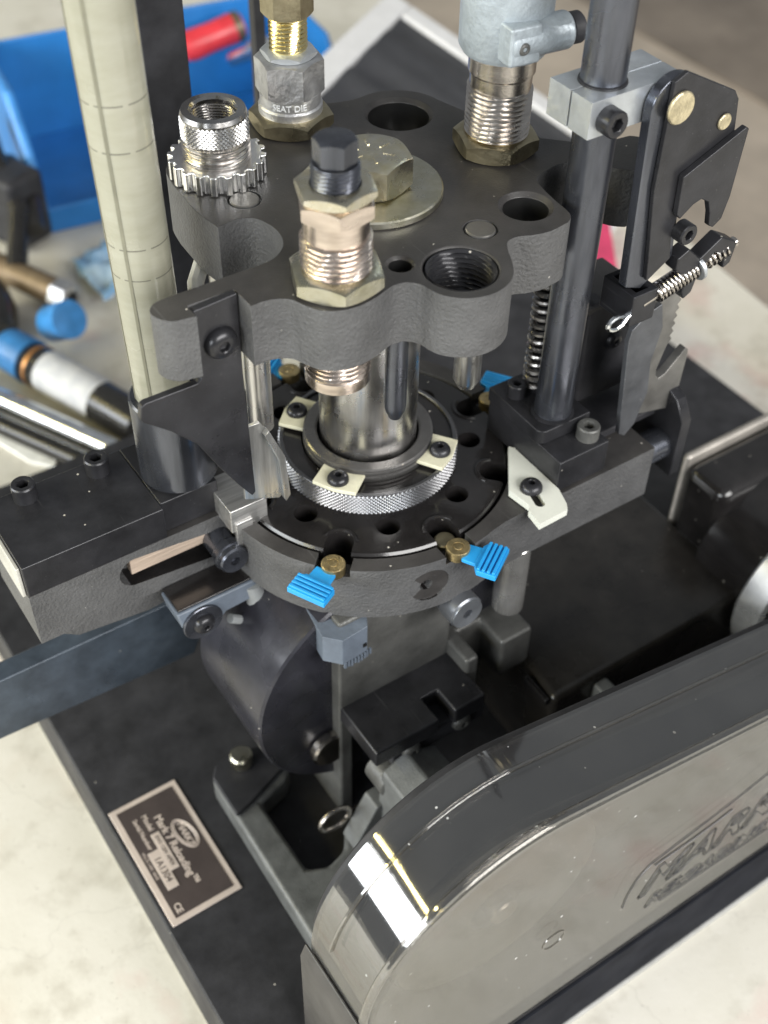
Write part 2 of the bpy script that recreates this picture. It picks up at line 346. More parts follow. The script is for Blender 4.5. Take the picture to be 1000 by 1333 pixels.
def curve(pts, maxlen=14, corner=55, k=4):   # Catmull-Rom through short runs, corners kept
    n = len(pts); out = []
    V_ = [Vector(p) for p in pts]
    def tang(i):
        a, b_, c = V_[i-1], V_[i], V_[(i+1) % n]
        if math.degrees((b_-a).angle(c-b_, 0)) > corner: return None
        la, lc = (b_-a).length, (c-b_).length
        return ((b_-a)*(lc/la)+(c-b_)*(la/lc))/(la+lc)
    tg = [tang(i) for i in range(n)]
    for i in range(n):
        j = (i+1) % n; d = V_[j]-V_[i]; L_ = d.length; out.append(tuple(V_[i]))
        if L_ > maxlen or L_ < 0.8: continue
        t0 = tg[i] if tg[i] is not None else d/L_; t1 = tg[j] if tg[j] is not None else d/L_
        for q in range(1, k):
            u = q/k; h = V_[i]*(2*u**3-3*u*u+1)+t0*L_*(u**3-2*u*u+u)+V_[j]*(-2*u**3+3*u*u)+t1*L_*(u**3-u*u)
            out.append(tuple(h))
    return out
def st(a, r=53.0): return (r*cos(rad(a)), r*sin(rad(a)))
SCREW = {}
def screw(kind, r, h, af, parent, M, m=None, name=None, label=None):
    key = (kind, r, h, af)
    if key not in SCREW: SCREW[key] = B().screw(r, h, af, h*0.55, kind).mesh('screw_head', m or BLK)
    return put(name or ('cap_screw' if kind == 'cap' else 'button_screw'), SCREW[key], parent, M, label=label)

# ================================================================== SETTING
B().box(-4000, 5000, -3000, 6000, -980, -960).obj('floor', FLOOR, kind='structure')
fm = B(); fm.prism([(1935, 0), (1965, 5000), (4500, 5000), (4500, 0)], -959.5, -955); fm.obj('ground', FLOORD, kind='structure')  # separate darker brown slab laid over the far part of the floor
tb = B(); tb.prism([(-900, -1300), (1000, -1300), (1000, -150), (455, -60), (462, 90), (486, 288), (575, 1250), (-900, 1250)], -239, -209)
work = tb.obj('work_table', TABLE, bevel=2, label='worn off-white table top with stains under the press', cat='table')

# ================================================================== THE PRESS
press = thing('reloading_press', T(0, 0, -209), 'black motorised reloading press with die toolhead, steel shaft and clear belt guard', 'press')
P = press
# ---------------- base
b = B(); b.box(-140, 331, -173, 240, -205, -165)
base = b.obj('base_plate', DARK, P, bevel=1.2)
B().box(-139, 330, -175.5, 239, -209, -205.02).obj('base_foot_strip', mat('grey rubber strip', (0.32, 0.32, 0.31), 0.6), base, bevel=0.5)
B().box(-139.5, 330.5, -174.6, -173.02, -204.9, -165.6).obj('front_skirt', mat('dead black skirt', (0.012, 0.013, 0.017), 0.8, 0, 0, 900, 0, 0.2, 0.1, spec=0.08), base, bevel=0.3)
# nameplate
npc = (-120.6, -26.5)
npl = B().box(-17.0, 17.0, -33, 33, -164.96, -164.2).obj('nameplate', PLATEL, P, T(npc[0], npc[1], 0), bevel=0.3, label='brown and silver maker nameplate')
B().box(-14.2, 14.2, -30.2, 30.2, -164.2, -163.95).obj('nameplate_field', PLATE, npl, T(npc[0], npc[1], 0))
NR = RZ(-90)
def nt(txt, size, x, y, m=PLATEL, **k):
    return text_obj('lettering', txt, size, m, npl, T(npc[0]+x, npc[1]+y, -163.9) @ NR, extrude=0.12, **k)
nt('Mark 7 Reloading\u2122', 5.0, 1.2, -0.5, bold=0.12)
nt('Model', 3.6, -4.0, 18.5, bold=0.06); nt('Serial Number', 3.0, -8.6, 14.2, bold=0.05)
nt('VOLTS 110V  60HZ', 1.9, -12.6, -2.0); nt('CE', 4.2, -11.2, -26.5, bold=0.1)
def field(x, y, wd, hg): return B().box(-hg/2, hg/2, -wd/2, wd/2, -163.92, -163.6).obj('nameplate_field', PLATEL, npl, T(npc[0]+x, npc[1]+y, 0), bevel=0.15)
field(-3.6, 1.5, 21, 4.2); field(-8.4, -6.5, 21, 5.4)
def nt2(txt, size, x, y): return text_obj('lettering', txt, size, PLATE, npl, T(npc[0]+x, npc[1]+y, -163.52) @ NR, extrude=0.06)
nt2('EVO 120V APEX', 2.5, -3.6, 1.5); nt2('1A1304', 4.4, -8.4, -6.5)
lg = B()
for k, (rx, ry) in enumerate(((8.2, 4.6), (7.2, 3.6))):
    lg.sweep([(8.2+ry*sin(a*pi/18)*0.95, 4.5-2.5*sin(a*pi/18)+rx*cos(a*pi/18), -163.9) for a in range(37)], 0.28, 6)
lg.obj('logo_ring', PLATEL, npl, T(npc[0], npc[1], 0))
text_obj('lettering', 'MARK7', 4.0, PLATEL, npl, T(npc[0]+8.2, npc[1]+4.5, -163.9) @ NR, extrude=0.12, shear=0.3, bold=0.1)

# ---------------- cast foot bracket bolted to the base
zb = -150
foot = [(-94, -120), (-92, -12), (-88, -7), (-78, -4.5), (-62, -10), (-57, -16), (-58.5, -26), (-64, -31), (-79, -35), (-78.5, -74), (-70, -78), (-60, -75), (-54, -66), (-46, -66), (-46, -120)]
fb = B(); fb.prism(foot, -164.9, zb)
foot_o = fb.obj('foot_bracket', GREYP, P, bevel=2.5, seg=3)
B().prism([(-92, -13), (-88, -8), (-78, -5.5), (-64, -10), (-59, -16), (-60, -25), (-84, -34), (-92, -36)], zb, zb+3).obj('bolt_pad', DARK, foot_o, bevel=1)
B().cyl(5.2, 0, 7.5, c=0.9).obj('foot_bolt', ZINCW, foot_o, T(-77, -13.5, zb+3))
# ---------------- crank wheel
b = B(); b.lathe([(30, 0), (61, 0), (62, 1), (62, 51), (61, 52), (12, 52), (12, 50)], 96)
wheel = b.obj('crank_wheel', mat('glossy black crank', (0.020, 0.020, 0.026), 0.28, 0.2, 0.04, 700, 0.5, 0.3, 0.1), P, T(-20, 6, -82) @ AY, label='black crank wheel')
B().cyl(9.5, 0, 5, c=1.0).obj('crank_pin', STEEL, wheel, T(-50, -46, -112) @ AY)
# ---------------- ram column and clevis under the carrier
b = B(); b.prism([(-47, -27.3), (9, -27.3), (9, -92), (-36, -92), (-40, -100), (-40, -165), (-47, -165)], -20, 52)
col = b.obj('ram_column', IRON, P, AY, bevel=1.5)
b = B(); b.box(-46.5, 9, -79, -50, -92, -82)
b.cut(B().box(-15, -7, -85, -66, -100, -70))
clev = b.obj('clevis', BLK, P, bevel=1.2)
B().box(-36, 12, -76, -52, -104, -92).obj('clevis_jaw', DARK, clev, bevel=1)
for x in (-27, -1): screw('button', 4.6, 3, 2.6, clev, T(x, -76, -97) @ AY, IRON)
B().cyl(8, 0, 14, c=1).obj('wrist_pin', IRON, P, T(-36, -66, -112) @ AY)
b = B(); b.prism([(-42, -102), (-30, -96), (-14, -104), (-14, -128), (-30, -140), (-44, -132)], 76, 118)
b.obj('connecting_link', GREYP, P, AY, bevel=1.5)
b = B(); b.prism([(-46, -122), (-38, -122), (-50, -146), (-58, -146)], 70, 80); b.obj('link_arm', GREYP, P, AY, bevel=1)
b = B(); b.box(8, 44, -66, -30, -98, -74); b.cut(B().box(15, 27, -70, -50, -110, -60))
b.obj('ram_block', IRON, P, bevel=2)
# hairpin clip
pts = [(-49, -62, -141), (-54, -63, -137)]+[(-62+6.5*cos(rad(a)), -66, -133+6.0*sin(rad(a))) for a in range(-30, 300, 20)]+[(-55, -64, -139.5), (-49, -62, -143)]
pts = [(p[0]*1.15+10, p[1]-4, p[2]*1.15+22) for p in pts]
B().sweep(pts, 1.15, 8).obj('hairpin_clip', STEEL, P)
# ---------------- gearbox cover
b = B(); b.prism([(41, -88.5), (162, -88.5), (163, 40), (46, 40), (44.5, -64)], -164.8, -100)
gc = b.obj('gearbox_cover', mat('glossy black cover', (0.020, 0.018, 0.016), 0.24, 0, 0.05, 400, 0.2, 0.3, 0.09), P, bevel=4, seg=3)
B().box(38.5, 41.2, -86, -70, -106, -101.5).obj('cover_rib', BLKG, gc, bevel=0.8)
B().box(64, 72, -96, -88.6, -118, -104).obj('cover_latch', GREYP, gc, bevel=1.5)
# ---------------- motor
b = B(); b.box(160, 262, -62, -35, -150, -60)
mo = b.obj('motor_gearbox', BLKG, P, bevel=7, seg=4)
B().box(162, 264, -34.9, -30.5, -152, -57.5).obj('gearbox_flange', mat('pale alloy flange', (0.42, 0.39, 0.35), 0.4, 0.6), mo, bevel=2.5, seg=3)
B().cyl(40, 0, 36, 72, c=2).obj('motor_can', BLKG, mo, T(193, -58, -103) @ AY)
B().tube(24, 46, 0, 16, 72, c=1.5).obj('motor_ring', mat('bright motor ring', (0.72, 0.73, 0.74), 0.3, 0.8), mo, T(193, -92, -103) @ AY)
B().cyl(23.5, 0, 10, 60, c=2).obj('motor_hub', DARK, mo, T(193, -92, -103) @ AY)

# ---------------- belt housing and clear guard
gx, gz, gr = -48.0, -73.0, 64.5
def guard_profile(off):
    r = gr-off; pr = [(gx-r, -164.5), (gx-r, -120), (gx-r, -95)]
    a0, a1 = 180, 78.5
    pr += [(gx+r*cos(rad(a0+(a1-a0)*i/40)), gz+r*sin(rad(a0+(a1-a0)*i/40))) for i in range(41)]
    sl = math.tan(rad(-11.5)); x0, z0 = pr[-1]
    pr += [(x, z0+(x-x0)*sl) for x in (0, 40, 80, 130, 180, 230)]
    pr += [(236, -110), (236, -164.5)]
    return pr
def shell(wall):
    spec_ = [(0, -137), (0, -150), (0, -168.6)]+[(4*(1-cos(rad(a))), -169-4*sin(rad(a))) for a in (15, 35, 55, 72, 90)]
    return [[(x, y+(wall*0.98 if k > 2 else wall*0.5*(k == 2)), z) for x, z in guard_profile(off+wall)] for k, (off, y) in enumerate(spec_)]
ro, ri = shell(0.0), shell(2.4); n = len(ro[0]); k_ = len(ro); v = [p for r in ro+ri for p in r]; f = []
def vi(s_, j, i): return (s_*k_+j)*n+i
for s_ in (0, 1):
    for j in range(k_-1):
        for i in range(n-1): f.append((vi(s_, j, i), vi(s_, j, i+1), vi(s_, j+1, i+1), vi(s_, j+1, i)))
    f.append(tuple(vi(s_, k_-1, i) for i in range(n)))
for i in range(n-1): f.append((vi(0, 0, i), vi(0, 0, i+1), vi(1, 0, i+1), vi(1, 0, i)))
for j in range(k_-1):
    for i in (0, n-1): f.append((vi(0, j, i), vi(0, j+1, i), vi(1, j+1, i), vi(1, j, i)))
f.append((vi(0, k_-1, 0), vi(0, k_-1, n-1), vi(1, k_-1, n-1), vi(1, k_-1, 0)))
gb = B(); gb.raw(v, f)
guard = gb.obj('belt_guard', GLASS, P, ang=50, label='clear smoked plastic belt guard with raised logo')
B().sweep([(x, -170.8, z) for x, z in guard_profile(-0.4)[:50]], 1.7, 10).obj('guard_lip', GLASS, guard)
# raised band where the guard steps
bp = guard_profile(-0.5)
B().sweep([(x, -148, z) for x, z in bp[8:50]], 0.7, 6).obj('guard_ridge', GLASS, guard)
hb = B(); pr = guard_profile(2.5)
hb.prism([(x, z) for x, z in pr], 133, 137.5, AY)
hous = hb.obj('belt_housing', DARK, P, bevel=1.2)
b = B(); b.prism([(gx-gr-3.2, -164.8), (gx-gr-3.2, -82), (gx-gr-1, -76), (gx-gr-0.1, -76), (gx-gr-0.2, -164.8)], 134, 172, AY)
b.obj('housing_side', CTOP, hous, bevel=0.8)
pl = B().tube(12, 46, 0, 22, 72, c=1).obj('drive_pulley', IRON, P, T(gx, -139, gz) @ AY)
B().cyl(6, -2, 26, c=0.8).obj('pulley_shaft', STEEL, pl, T(gx, -139, gz) @ AY)
pl2 = B().tube(5, 22, 0, 22, 48, c=1).obj('motor_pulley', IRON, P, T(190, -139, -118) @ AY)
# toothed belt
bt = B(); o_ = []; i_ = []
path = arc(gx, gz, 49, 258, 78.5, 40)+arc(190, -118, 25, 78.5, -102, 24)
rows = []
for (x, z) in path: pass
m_ = len(path); vs = []; fs = []
for i, (x, z) in enumerate(path):
    a, c = Vector(path[(i-1) % m_]), Vector(path[(i+1) % m_]); t = (c-a).normalized(); nn = Vector((t.y, -t.x))
    for d, y in ((0, -142), (0, -158), (-1.8, -158), (-1.8, -142)): vs.append((x-nn.x*d, y, z-nn.y*d))
for i in range(m_):
    j = (i+1) % m_
    for k in range(4): fs.append((i*4+k, i*4+(k+1) % 4, j*4+(k+1) % 4, j*4+k))
bt.raw(vs, fs); bt.obj('drive_belt', DARK, P)
# embossed logo on the guard face
LOGO = mat('moulded guard lettering', (0.05, 0.05, 0.054), 0.2, 0, 0, 900, 0, 0.05, 0.05)
fy = -173.35
def guard_text(txt, size, x, z, shear, outl, rot=0, sx=1.0):
    me_o = text_obj('logo_lettering', txt, size, LOGO, guard, T(x, fy, z) @ RX(90) @ RZ(rot) @ Matrix.Diagonal((sx, 1, 1, 1)), extrude=0.05, outline=outl, shear=shear, align='LEFT', bold=0.4)
    return me_o
guard_text('MARK', 27, 17, -111, 0.35, 0.17, -1, 1.05)
guard_text('7', 38, 92, -106, 0.35, 0.15, -2, 1.1)
guard_text('RELOADING', 11, 25, -131, 0.3, 0.12, -3, 1.15)
B().sweep([(9.5, fy, -118), (10.2, fy, -108), (13, fy, -98), (19, fy, -92), (40, fy, -88), (62, fy, -84), (80, fy, -79), (110, fy, -74)], 0.22, 6).obj('logo_sweep', LOGO, guard)
B().sweep([(34, fy, -138), (100, fy, -141.5)], 0.25, 6).obj('logo_sweep', LOGO, guard)
B().sweep([(22, fy, -96), (45, fy, -95), (63, fy, -92)], 0.28, 6).obj('logo_sweep', LOGO, guard)
# boss marks on the guard
for (x, z, r) in ((-28, -103, 5.5),):
    B().tube(r-0.6, r, 0, 0.5, 32).obj('guard_boss', GLASS, guard, T(x, -172.9, z) @ AY)

# ---------------- carrier casting (lower plate)
out = [(-146, 1.5), (-66, 1.5)]+arc(0, 0, 65, 181, 285, 40)+[(24, -61.7), (35, -61.5), (102, -61.5), (102, -14), (66, -8)]+arc(0, 0, 66, -4, 139, 50)+[(-60, 42), (-146, 42)]
cb = B(); cb.prism(out, -27.2, -0.5)
ct = B(); ct.cyl(58.6, -30, 5, 96)
for a in (-135, -90, 0, 90):
    ct.box(55, 72, -6.8, 6.8, -4.2, 6, RZ(a))
cb.cut(ct)
ct = B(); ct.prism(arc(-104.5, -11.2, 7.0, 90, 270, 14)+arc(-58, -16.5, 7.0, -90, 90, 14), -10, 10, AY @ T(0, 0, -1.5)) # slot in the left arm
cb.cut(ct)
ct = B(); ct.cyl(8.2, 0, 8, 40, T(-13, -64, -13.5) @ RX(90) @ RY(-10) @ T(0, 0, -1.2)); ct.cyl(2.6, -10, 8, 20, T(-14, -62, -13.5) @ RX(90)) ; cb.cut(ct)
for fc in cb.bm.faces:
    fc.normal_update()
    if (fc.calc_center_median()-Vector((-13, -63.5, -13.5))).length < 5 and len(fc.verts) > 24: fc.material_index = 1
    if fc.normal.z > 0.9 and fc.calc_center_median().z > -2: fc.material_index = 1
    if fc.normal.z > 0.9 and fc.calc_center_median().z < -3: fc.material_index = 2
car = cb.obj('carrier_casting', [CAST, CTOP, BLKG], P, bevel=0.7, recalc=False, label='textured black casting ring with side arms')
B().cyl(58.4, -27, -16, 72).obj('carrier_floor', DARK, car)
B().box(-106, -66, 3.0, 7, -13.5, -5.0).obj('slot_backing', mat('raw pinkish casting', (0.45, 0.36, 0.29), 0.5, 0.5, 0.5, 300, 0, 0.2, 0.1, stretch=(0.2, 4, 4)), car)
# arm underside web + big side plate
b = B(); b.prism([(-146, -27.3), (-62, -27.3), (-62, -40), (-100, -44), (-130, -40)], -30, -8, AY); b.obj('arm_web', CAST, car, bevel=1)
B().cyl(12, -4, 4, 32)
# shell plate
sp_ = B(); sp_.lathe([(0.1, -12), (57, -12), (57, -1.2), (56.2, -0.2), (55.2, 0), (0.1, 0)], 128)
ct = B()
for k in range(8):
    x, y = st(22.5+45*k, 42.7); ct.cyl(4.7, -20, 6, 28, T(x, y, 0))
sp_.cut(ct)
ct = B()
for k in range(8):
    a = 45*k; poly = arc(51.5, 0, 5.4, 90, 270, 18)+[(62, -5.4), (62, 5.4)]
    ct.prism(poly, -20, 6, RZ(a))
sp_.cut(ct)
shell = sp_.obj('shell_plate', BLKG, P, bevel=0.5, seg=2, recalc=False, label='glossy black round plate with eight slots')
for k in range(8):   # raised lip round each slot
    pts = [(x, y, -0.1) for x, y in arc(51.5, 0, 6.6, 105, 255, 16)]
    B().sweep([tuple(RZ(45*k) @ Vector(p)) for p in pts], 0.9, 8).obj('slot_lip', BLKG, shell)
for a in (-90,):
    x, y = st(a, 54.5); B().cyl(4.2, -7, -3.2, 28, c=0.5).obj('case_head', ZINCD, shell, T(x, y, 0))
# knurled ring
def knurl(bd, r, z0, z1, n, rows_, amp):   # diamond knurl: one little pyramid per cell
    def P_(i, j):
        hi = ((i+j) % 2 == 0) and 0 < j < rows_; rr = r+(amp if hi else 0); t = pi*i/n
        return (rr*cos(t), rr*sin(t), z0+(z1-z0)*j/rows_)
    N2 = 2*n; vs = [P_(i, j) for j in range(rows_+1) for i in range(N2)]; fs = []
    for j in range(rows_):
        for i in range(N2):
            a, b_, c, d = j*N2+i, j*N2+(i+1) % N2, (j+1)*N2+(i+1) % N2, (j+1)*N2+i
            fs += [(a, b_, d), (b_, c, d)] if (i+j) % 2 == 0 else [(a, b_, c), (a, c, d)]
    bd.raw(vs, fs)
kr = B(); knurl(kr, 35.7, 0, 9.8, 130, 12, 0.75)
kr.lathe([(35.7, 9.8), (35.5, 10.2), (34.3, 10.2), (34.0, 9.8), (33.9, 9.0), (27, 8.8), (27, 0)], 128, cap=False)
for fc in kr.bm.faces:
    r_ = math.hypot(*fc.calc_center_median()[:2])
    if r_ < 34.1: fc.material_index = 1
KNURL = mat('knurled dark steel', (0.15, 0.15, 0.155), 0.3, 0.9, 0.05)
knr = kr.obj('knurled_ring', [KNURL, BLKG], P, ang=8, label='knurled adjusting ring on the black plate')
# inner collar and shaft
B().lathe([(20.6, 3), (26.2, 3), (26.2, 10.2), (25.6, 10.6), (25.6, 11.2), (26.2, 11.6), (26.2, 12.4), (25.6, 12.8), (25.6, 13.3), (26, 13.7), (25.4, 14.2), (21.4, 14.2), (20.6, 13.6), (20.6, 3)], 96, cap=False).obj('shaft_collar', mat('dark machined collar', (0.16, 0.155, 0.15), 0.32, 0.8, 0.05, 700, 0.5), P)
# bearing balls glinting in the gap round the shaft
B().cyl(19.4, -15, 97.4, 96).obj('main_shaft', SHAFT, P, label='bare ground steel main shaft')
clip_me = B().prism([(24.2, -8.6), (35.2, -9.0), (36.4, 0), (35.2, 9.0), (24.2, 8.6), (25.8, 0)], 10.3, 12.0).mesh('retaining_clip', IVORY)
for a in (-145, -56, 126):
    c_ = put('retaining_clip', clip_me, P, RZ(a), bevel=0.25)
    x, y = st(a, 31.0); screw('button', 4.3, 3.0, 2.6, c_, T(x, y, 12.0) @ RZ(a))
# case retainers: brass pin with a blue tab
pin_me = B().cyl(4.65, -4.1, -0.4, 32).lathe([(4.65, -0.4), (4.6, 0.1), (4.3, 0.3), (2.3, 0.3), (2.2, 0.05), (1.7, 0.05), (1.6, 0.3), (0.1, 0.3)], 32).mesh('retainer_pin', BRASS)
tb_ = B(); tb_.prism([(3.0, -4.2), (9.5, -4.6), (9.5, 4.6), (3.0, 4.2)], -3.4, -1.6)
tb_.prism([(8.5, -5), (10.3, -8), (18, -8), (18, 8), (10.3, 8), (8.5, 5)], -3.8, -1.2)
for k in range(4): tb_.box(10.2+2.0*k, 11.4+2.0*k, -7.6, 7.6, -1.25, -0.1)
tab_me = tb_.mesh('retainer_tab', BLUE)
for a, rot, dx in ((-135, -18, 0), (-90, 33, 0), (0, 34, 0), (90, 38, -3)):
    x, y = st(a, 62.9)
    r_ = put('case_retainer', pin_me, P, T(x, y, 0), label='brass pin with bright blue plastic tab')
    put('retainer_tab', tab_me, r_, T(x, y, 0) @ RZ(a+rot) @ T(dx, -1.2 if a == -135 else 0, 0.4), bevel=0.3)

# ---------------- left arm: steel block, bushing, tube
b = B(); b.box(-146, -90, 1.2, 40, -0.4, 15.1); b.box(-90, -66, 4.2, 40, -0.4, 15.1)
blk = b.obj('feed_block', BLK, P, bevel=0.6, label='flat black steel block on the left arm')
B().box(-147.6, -146.1, 3, 38, -1, 14).obj('end_plate', mat('pale lit edge', (0.45, 0.44, 0.40), 0.5, 0.3), blk, bevel=0.4)  # pale colour paints the side light onto the end of the block
for (x, y) in ((-130.5, 34.5), (-101.8, 33.2)):
    s_ = screw('cap', 4.6, 7.2, 4.2, blk, T(x, y, 15.1))
b = B(); b.tube(10.9, 14.8, 15.1, 53, 64, c=0.8)
bush = b.obj('tube_bushing', BLKS, P, T(-75, 18, 0), label='black cylindrical socket holding the plastic tube')
# the tube
ta, tb2 = Vector((-76.2, 18.8, 17)), Vector((-79.6, 21.6, 262))
ax = (tb2-ta).normalized(); LN = (tb2-ta).length
TM = T(*ta) @ ax.to_track_quat('Z', 'X').to_matrix().to_4x4()
tu = B(); n = 72; rows = []; zs = [0]; marks = [107.5-17, 119-17, 153-17, 168-17, 205-17]
z = 0
seq = [0.0]
for mk in marks: seq += [mk, mk+0.45]
seq.append(LN)
for z in seq: rows.append([(10.1*cos(2*pi*i/n), 10.1*sin(2*pi*i/n), z) for i in range(n)])
tu.rings(rows)
for fc in tu.bm.faces:
    c_ = fc.calc_center_median()
    if len(fc.verts) == 4:
        for mk in marks:
            if mk < c_.z < mk+0.45 and (math.degrees(math.atan2(c_.y, c_.x)) % 60) > 9: fc.material_index = 1
tube = tu.obj('case_feed_tube', [TUBE, TUBED], P, TM, label='yellowed translucent plastic feed tube')
seam = B()
for a in (208, 262):
    seam.box(-0.55, 0.55, -10.3, -9.9, 5, LN, RZ(a-270+0))
seam.obj('tube_seam', mat('tube seam', (0.15, 0.145, 0.105), 0.5), tube, TM)
# slide, knob
b = B(); b.box(-68, -52, -9.0, 12, -2, 9.6); b.box(-66.5, -59, -10, -8, -10, 3)
b.obj('feed_slide', RAW, P, bevel=0.5, label='bare milled steel slide')
kb = B(); kb.lathe([(0.1, 0), (6.0, 0), (6.0, 13), (6.9, 13.2), (6.9, 15), (7.0, 15.2), (7.0, 16.5), (6.2, 16.8), (6.2, 19), (5.6, 19.8), (2.0, 19.8), (1.8, 17.5), (0.1, 17.5)], 48)
kb.obj('shoulder_screw', BLKS, P, T(-69.5, 7, -13.2) @ RX(90))
# stripper plate hanging from the ear
b = B(); b.prism([(-82.3, 120), (-67.0, 121), (-67.1, 90), (-65.9, 35.5), (-67.4, 34.2), (-72.2, 41.8), (-79, 54), (-85.6, 67.5), (-94.2, 77.4), (-103.2, 85.4), (-103.8, 87), (-103, 91.8), (-101.5, 92.6), (-83.4, 92.6), (-81.8, 94)], 25.2, 28, AY)
plate = b.obj('cam_plate', BLK, P, bevel=0.5, label='flat black steel cam plate bolted to the toolhead ear')
screw('button', 5.6, 3.6, 3.4, plate, T(-74.3, -28, 105.5) @ AY)
# bent bright guard beside it
b = B()
b.prism([(-66, 58), (-58, 57.5), (-55.5, 53.5), (-50.5, 39.5), (-49.5, 19.5), (-52, 17.5), (-66, 24)], 17.5, 19, AY)
b.prism([(-55.8, 54.5), (-50, 39.5), (-48.4, 19.5), (-50.4, 17), (-51.2, 19), (-52.4, 38.5), (-57.5, 53)], 19, 21.5, AY)
b.obj('deflector', mat('polished thin alloy', (0.45, 0.45, 0.44), 0.30, 0.85, 0.2, 180, 0, 0.3, 0.12, stretch=(4, 1, 0.3)), P, bevel=0.2)
B().cyl(4.6, 46, 98, 32, c=0.8).obj('guide_pin', SHAFT, P, T(-52.5, -9.5, 0))
# side rail under the left arm
b = B(); b.prism([(-190, -72), (-72, -72), (-66, -90), (-75, -113), (-190, -107)], -40, -30, AY)
b.obj('side_rail', mat('blue black side plate', (0.040, 0.052, 0.068), 0.34, 0.3, 0.06, 500, 0.1, 0.3, 0.12), P, bevel=0.8)
# sensor bracket below the arm
b = B(); b.prism([(-97, -27.4), (-95.5, -36), (-92, -43), (-86, -47), (-80, -42), (-76, -38), (-60, -37), (-58, -27.4)], -1, 14, AY)
sb = b.obj('switch_bracket', GPLAS, P, bevel=1.0, label='grey plastic switch bracket')
B().box(-96, -59.5, -13, 1.2, -27.3, -26.2).obj('bracket_cover', BLKG, sb, bevel=0.5)
B().cyl(8.6, 0, 1.4, 40, c=0.3).obj('bracket_washer', BLKS, sb, T(-87, -14, -36.5) @ AY)
screw('button', 4.6, 3.2, 2.2, sb, T(-87, -15.3, -36.5) @ AY)
b = B(); b.sweep([(-63, -12, -30), (-61.5, -12.5, -38), (-63, -13.5, -45), (-66, -14, -48)], 4.2, 14); b.sweep([(-75, -14, -43), (-70, -14, -47), (-66, -14, -48)], 2.0, 10)
b.obj('lever', mat('grey lever plastic', (0.19, 0.20, 0.205), 0.4), sb)
B().lathe([(0.1, -2.6), (1.6, -2.1), (2.5, -0.8), (2.6, 0.6), (2.0, 1.9), (0.1, 2.6)], 24).obj('lever_ball', WHITEP, sb, T(-64.5, -17, -48))
# printed plastic chute below the carrier
b = B(); b.prism([(-52, -33), (-54.5, -52), (-49, -58), (-37, -57), (-33, -50), (-33, -40)], -44, -29)
b.cut(B().prism([(-51, -28), (-52.5, -50), (-48, -54.5), (-38, -54), (-35, -48), (-35, -28)], -50, -36))
ch = b.obj('plastic_chute', GPLAS, P, bevel=0.3, label='blue grey printed plastic chute')
for k in range(9): B().box(-0.5, 0.5, -0.6, 0.3, -47-random.random()*1.5, -44.0, T(-47.5+1.5*k, -57.2+0.45*(k > 6)*k*0.2, 0)).obj('chute_strand', GPLAS, ch)
B().box(-39.2, -37.6, -57.6, -56.2, -40.2, -38.4).obj('chute_hole', HOLE, ch)  # solid dark block painted as the shade of a small hole
# lower knob screw and guide post
kb = B(); kb.lathe([(0.1, 0), (5.2, 0), (5.2, 6), (6.2, 6.4), (6.2, 8), (5.4, 8.3), (5.4, 9), (6.6, 9.3), (6.6, 17), (6.0, 17.8), (2.2, 17.8), (2.0, 15.5), (0.1, 15.5)], 48)
kb.obj('locking_knob', [mat('grey steel knob', (0.20, 0.21, 0.23), 0.32, 0.8)], P, T(1.8, -52, -33.5) @ RX(90) @ Matrix.Diagonal((1.15, 1.15, 1, 1)))
B().tube(2.3, 7.0, 0, 0.5, 40).obj('knob_face', mat('worn grey steel', (0.32, 0.34, 0.37), 0.35, 0.8), bpy.data.objects['locking_knob'], T(1.8, -69.9, -33.5) @ RX(90))
B().cyl(6.8, -66, -25, 48, c=1.2).obj('guide_post', mat('bright ground post', (0.66, 0.65, 0.63), 0.27, 0.85, 0.05), P, T(37, -55, 0))

# ---------------- right arm: blocks, rod
b = B(); b.box(50.3, 75.5, -60, -14, -0.4, 15.4)
rb = b.obj('rod_block', BLK, P, bevel=0.7, label='black steel block carrying the tall rod')
hb_ = B(); hb_.prism([(49.5, -20)]+arc(53, -44.3, 3.6, 180, 270, 6)+[(74.5, -48), (74.5, -14), (49.5, -14)], 15.45, 22.2)
hb_.obj('rod_flange', BLK, rb, bevel=0.5)
screw('cap', 4.6, 6.0, 4.0, rb, T(69.5, -53.2, 15.4), IRON)
screw('cap', 3.9, 6.0, 3.4, rb, T(56, -23.5, 22.2))
B().lathe([(8.6, 22.2), (8.6, 23), (7.5, 23.4), (7.5, 22.2)], 40, cap=False).obj('rod_ring', BLK, rb, T(61.7, -39.6, 0))
B().cyl(7.4, 22, 262, 64).obj('tall_rod', BLKS, P, T(61.7, -39.6, 0), label='tall black round rod')
# white nylon wedge
b = B(); b.prism([(48.5, -31), (50, -33), (50, -61.5), (47.4, -69.5), (45.6, -72.2), (31.5, -72.6), (32.6, -64.3), (34.5, -62.5), (33, -51.5)], 0, 3.2)
b.cut(B().prism(arc(40.2, -58, 2.2, 0, 180, 8)+arc(38.8, -63.5, 2.2, 180, 360, 8), -2, 6))
wp = b.obj('nylon_wedge', WHITEP, P, bevel=0.5, label='white nylon wedge with slotted screw hole')
screw('button', 4.6, 3.4, 2.6, wp, T(41, -55.2, 3.2))
# stub shaft and disc at the arm end
B().cyl(7.2, 0, 16, 40, c=0.6).obj('stub_shaft', BLKS, P, T(101.5, -52, -11) @ AX)
b = B(); b.prism([(24, -61.5), (-6, -61.5), (-15, -56), (-20, -45), (-16, -34), (-5, -27), (24, -27)], 0, 5.5); b.obj('stub_disc', BLK, P, T(115.5, 0, 0) @ AX, bevel=0.6)
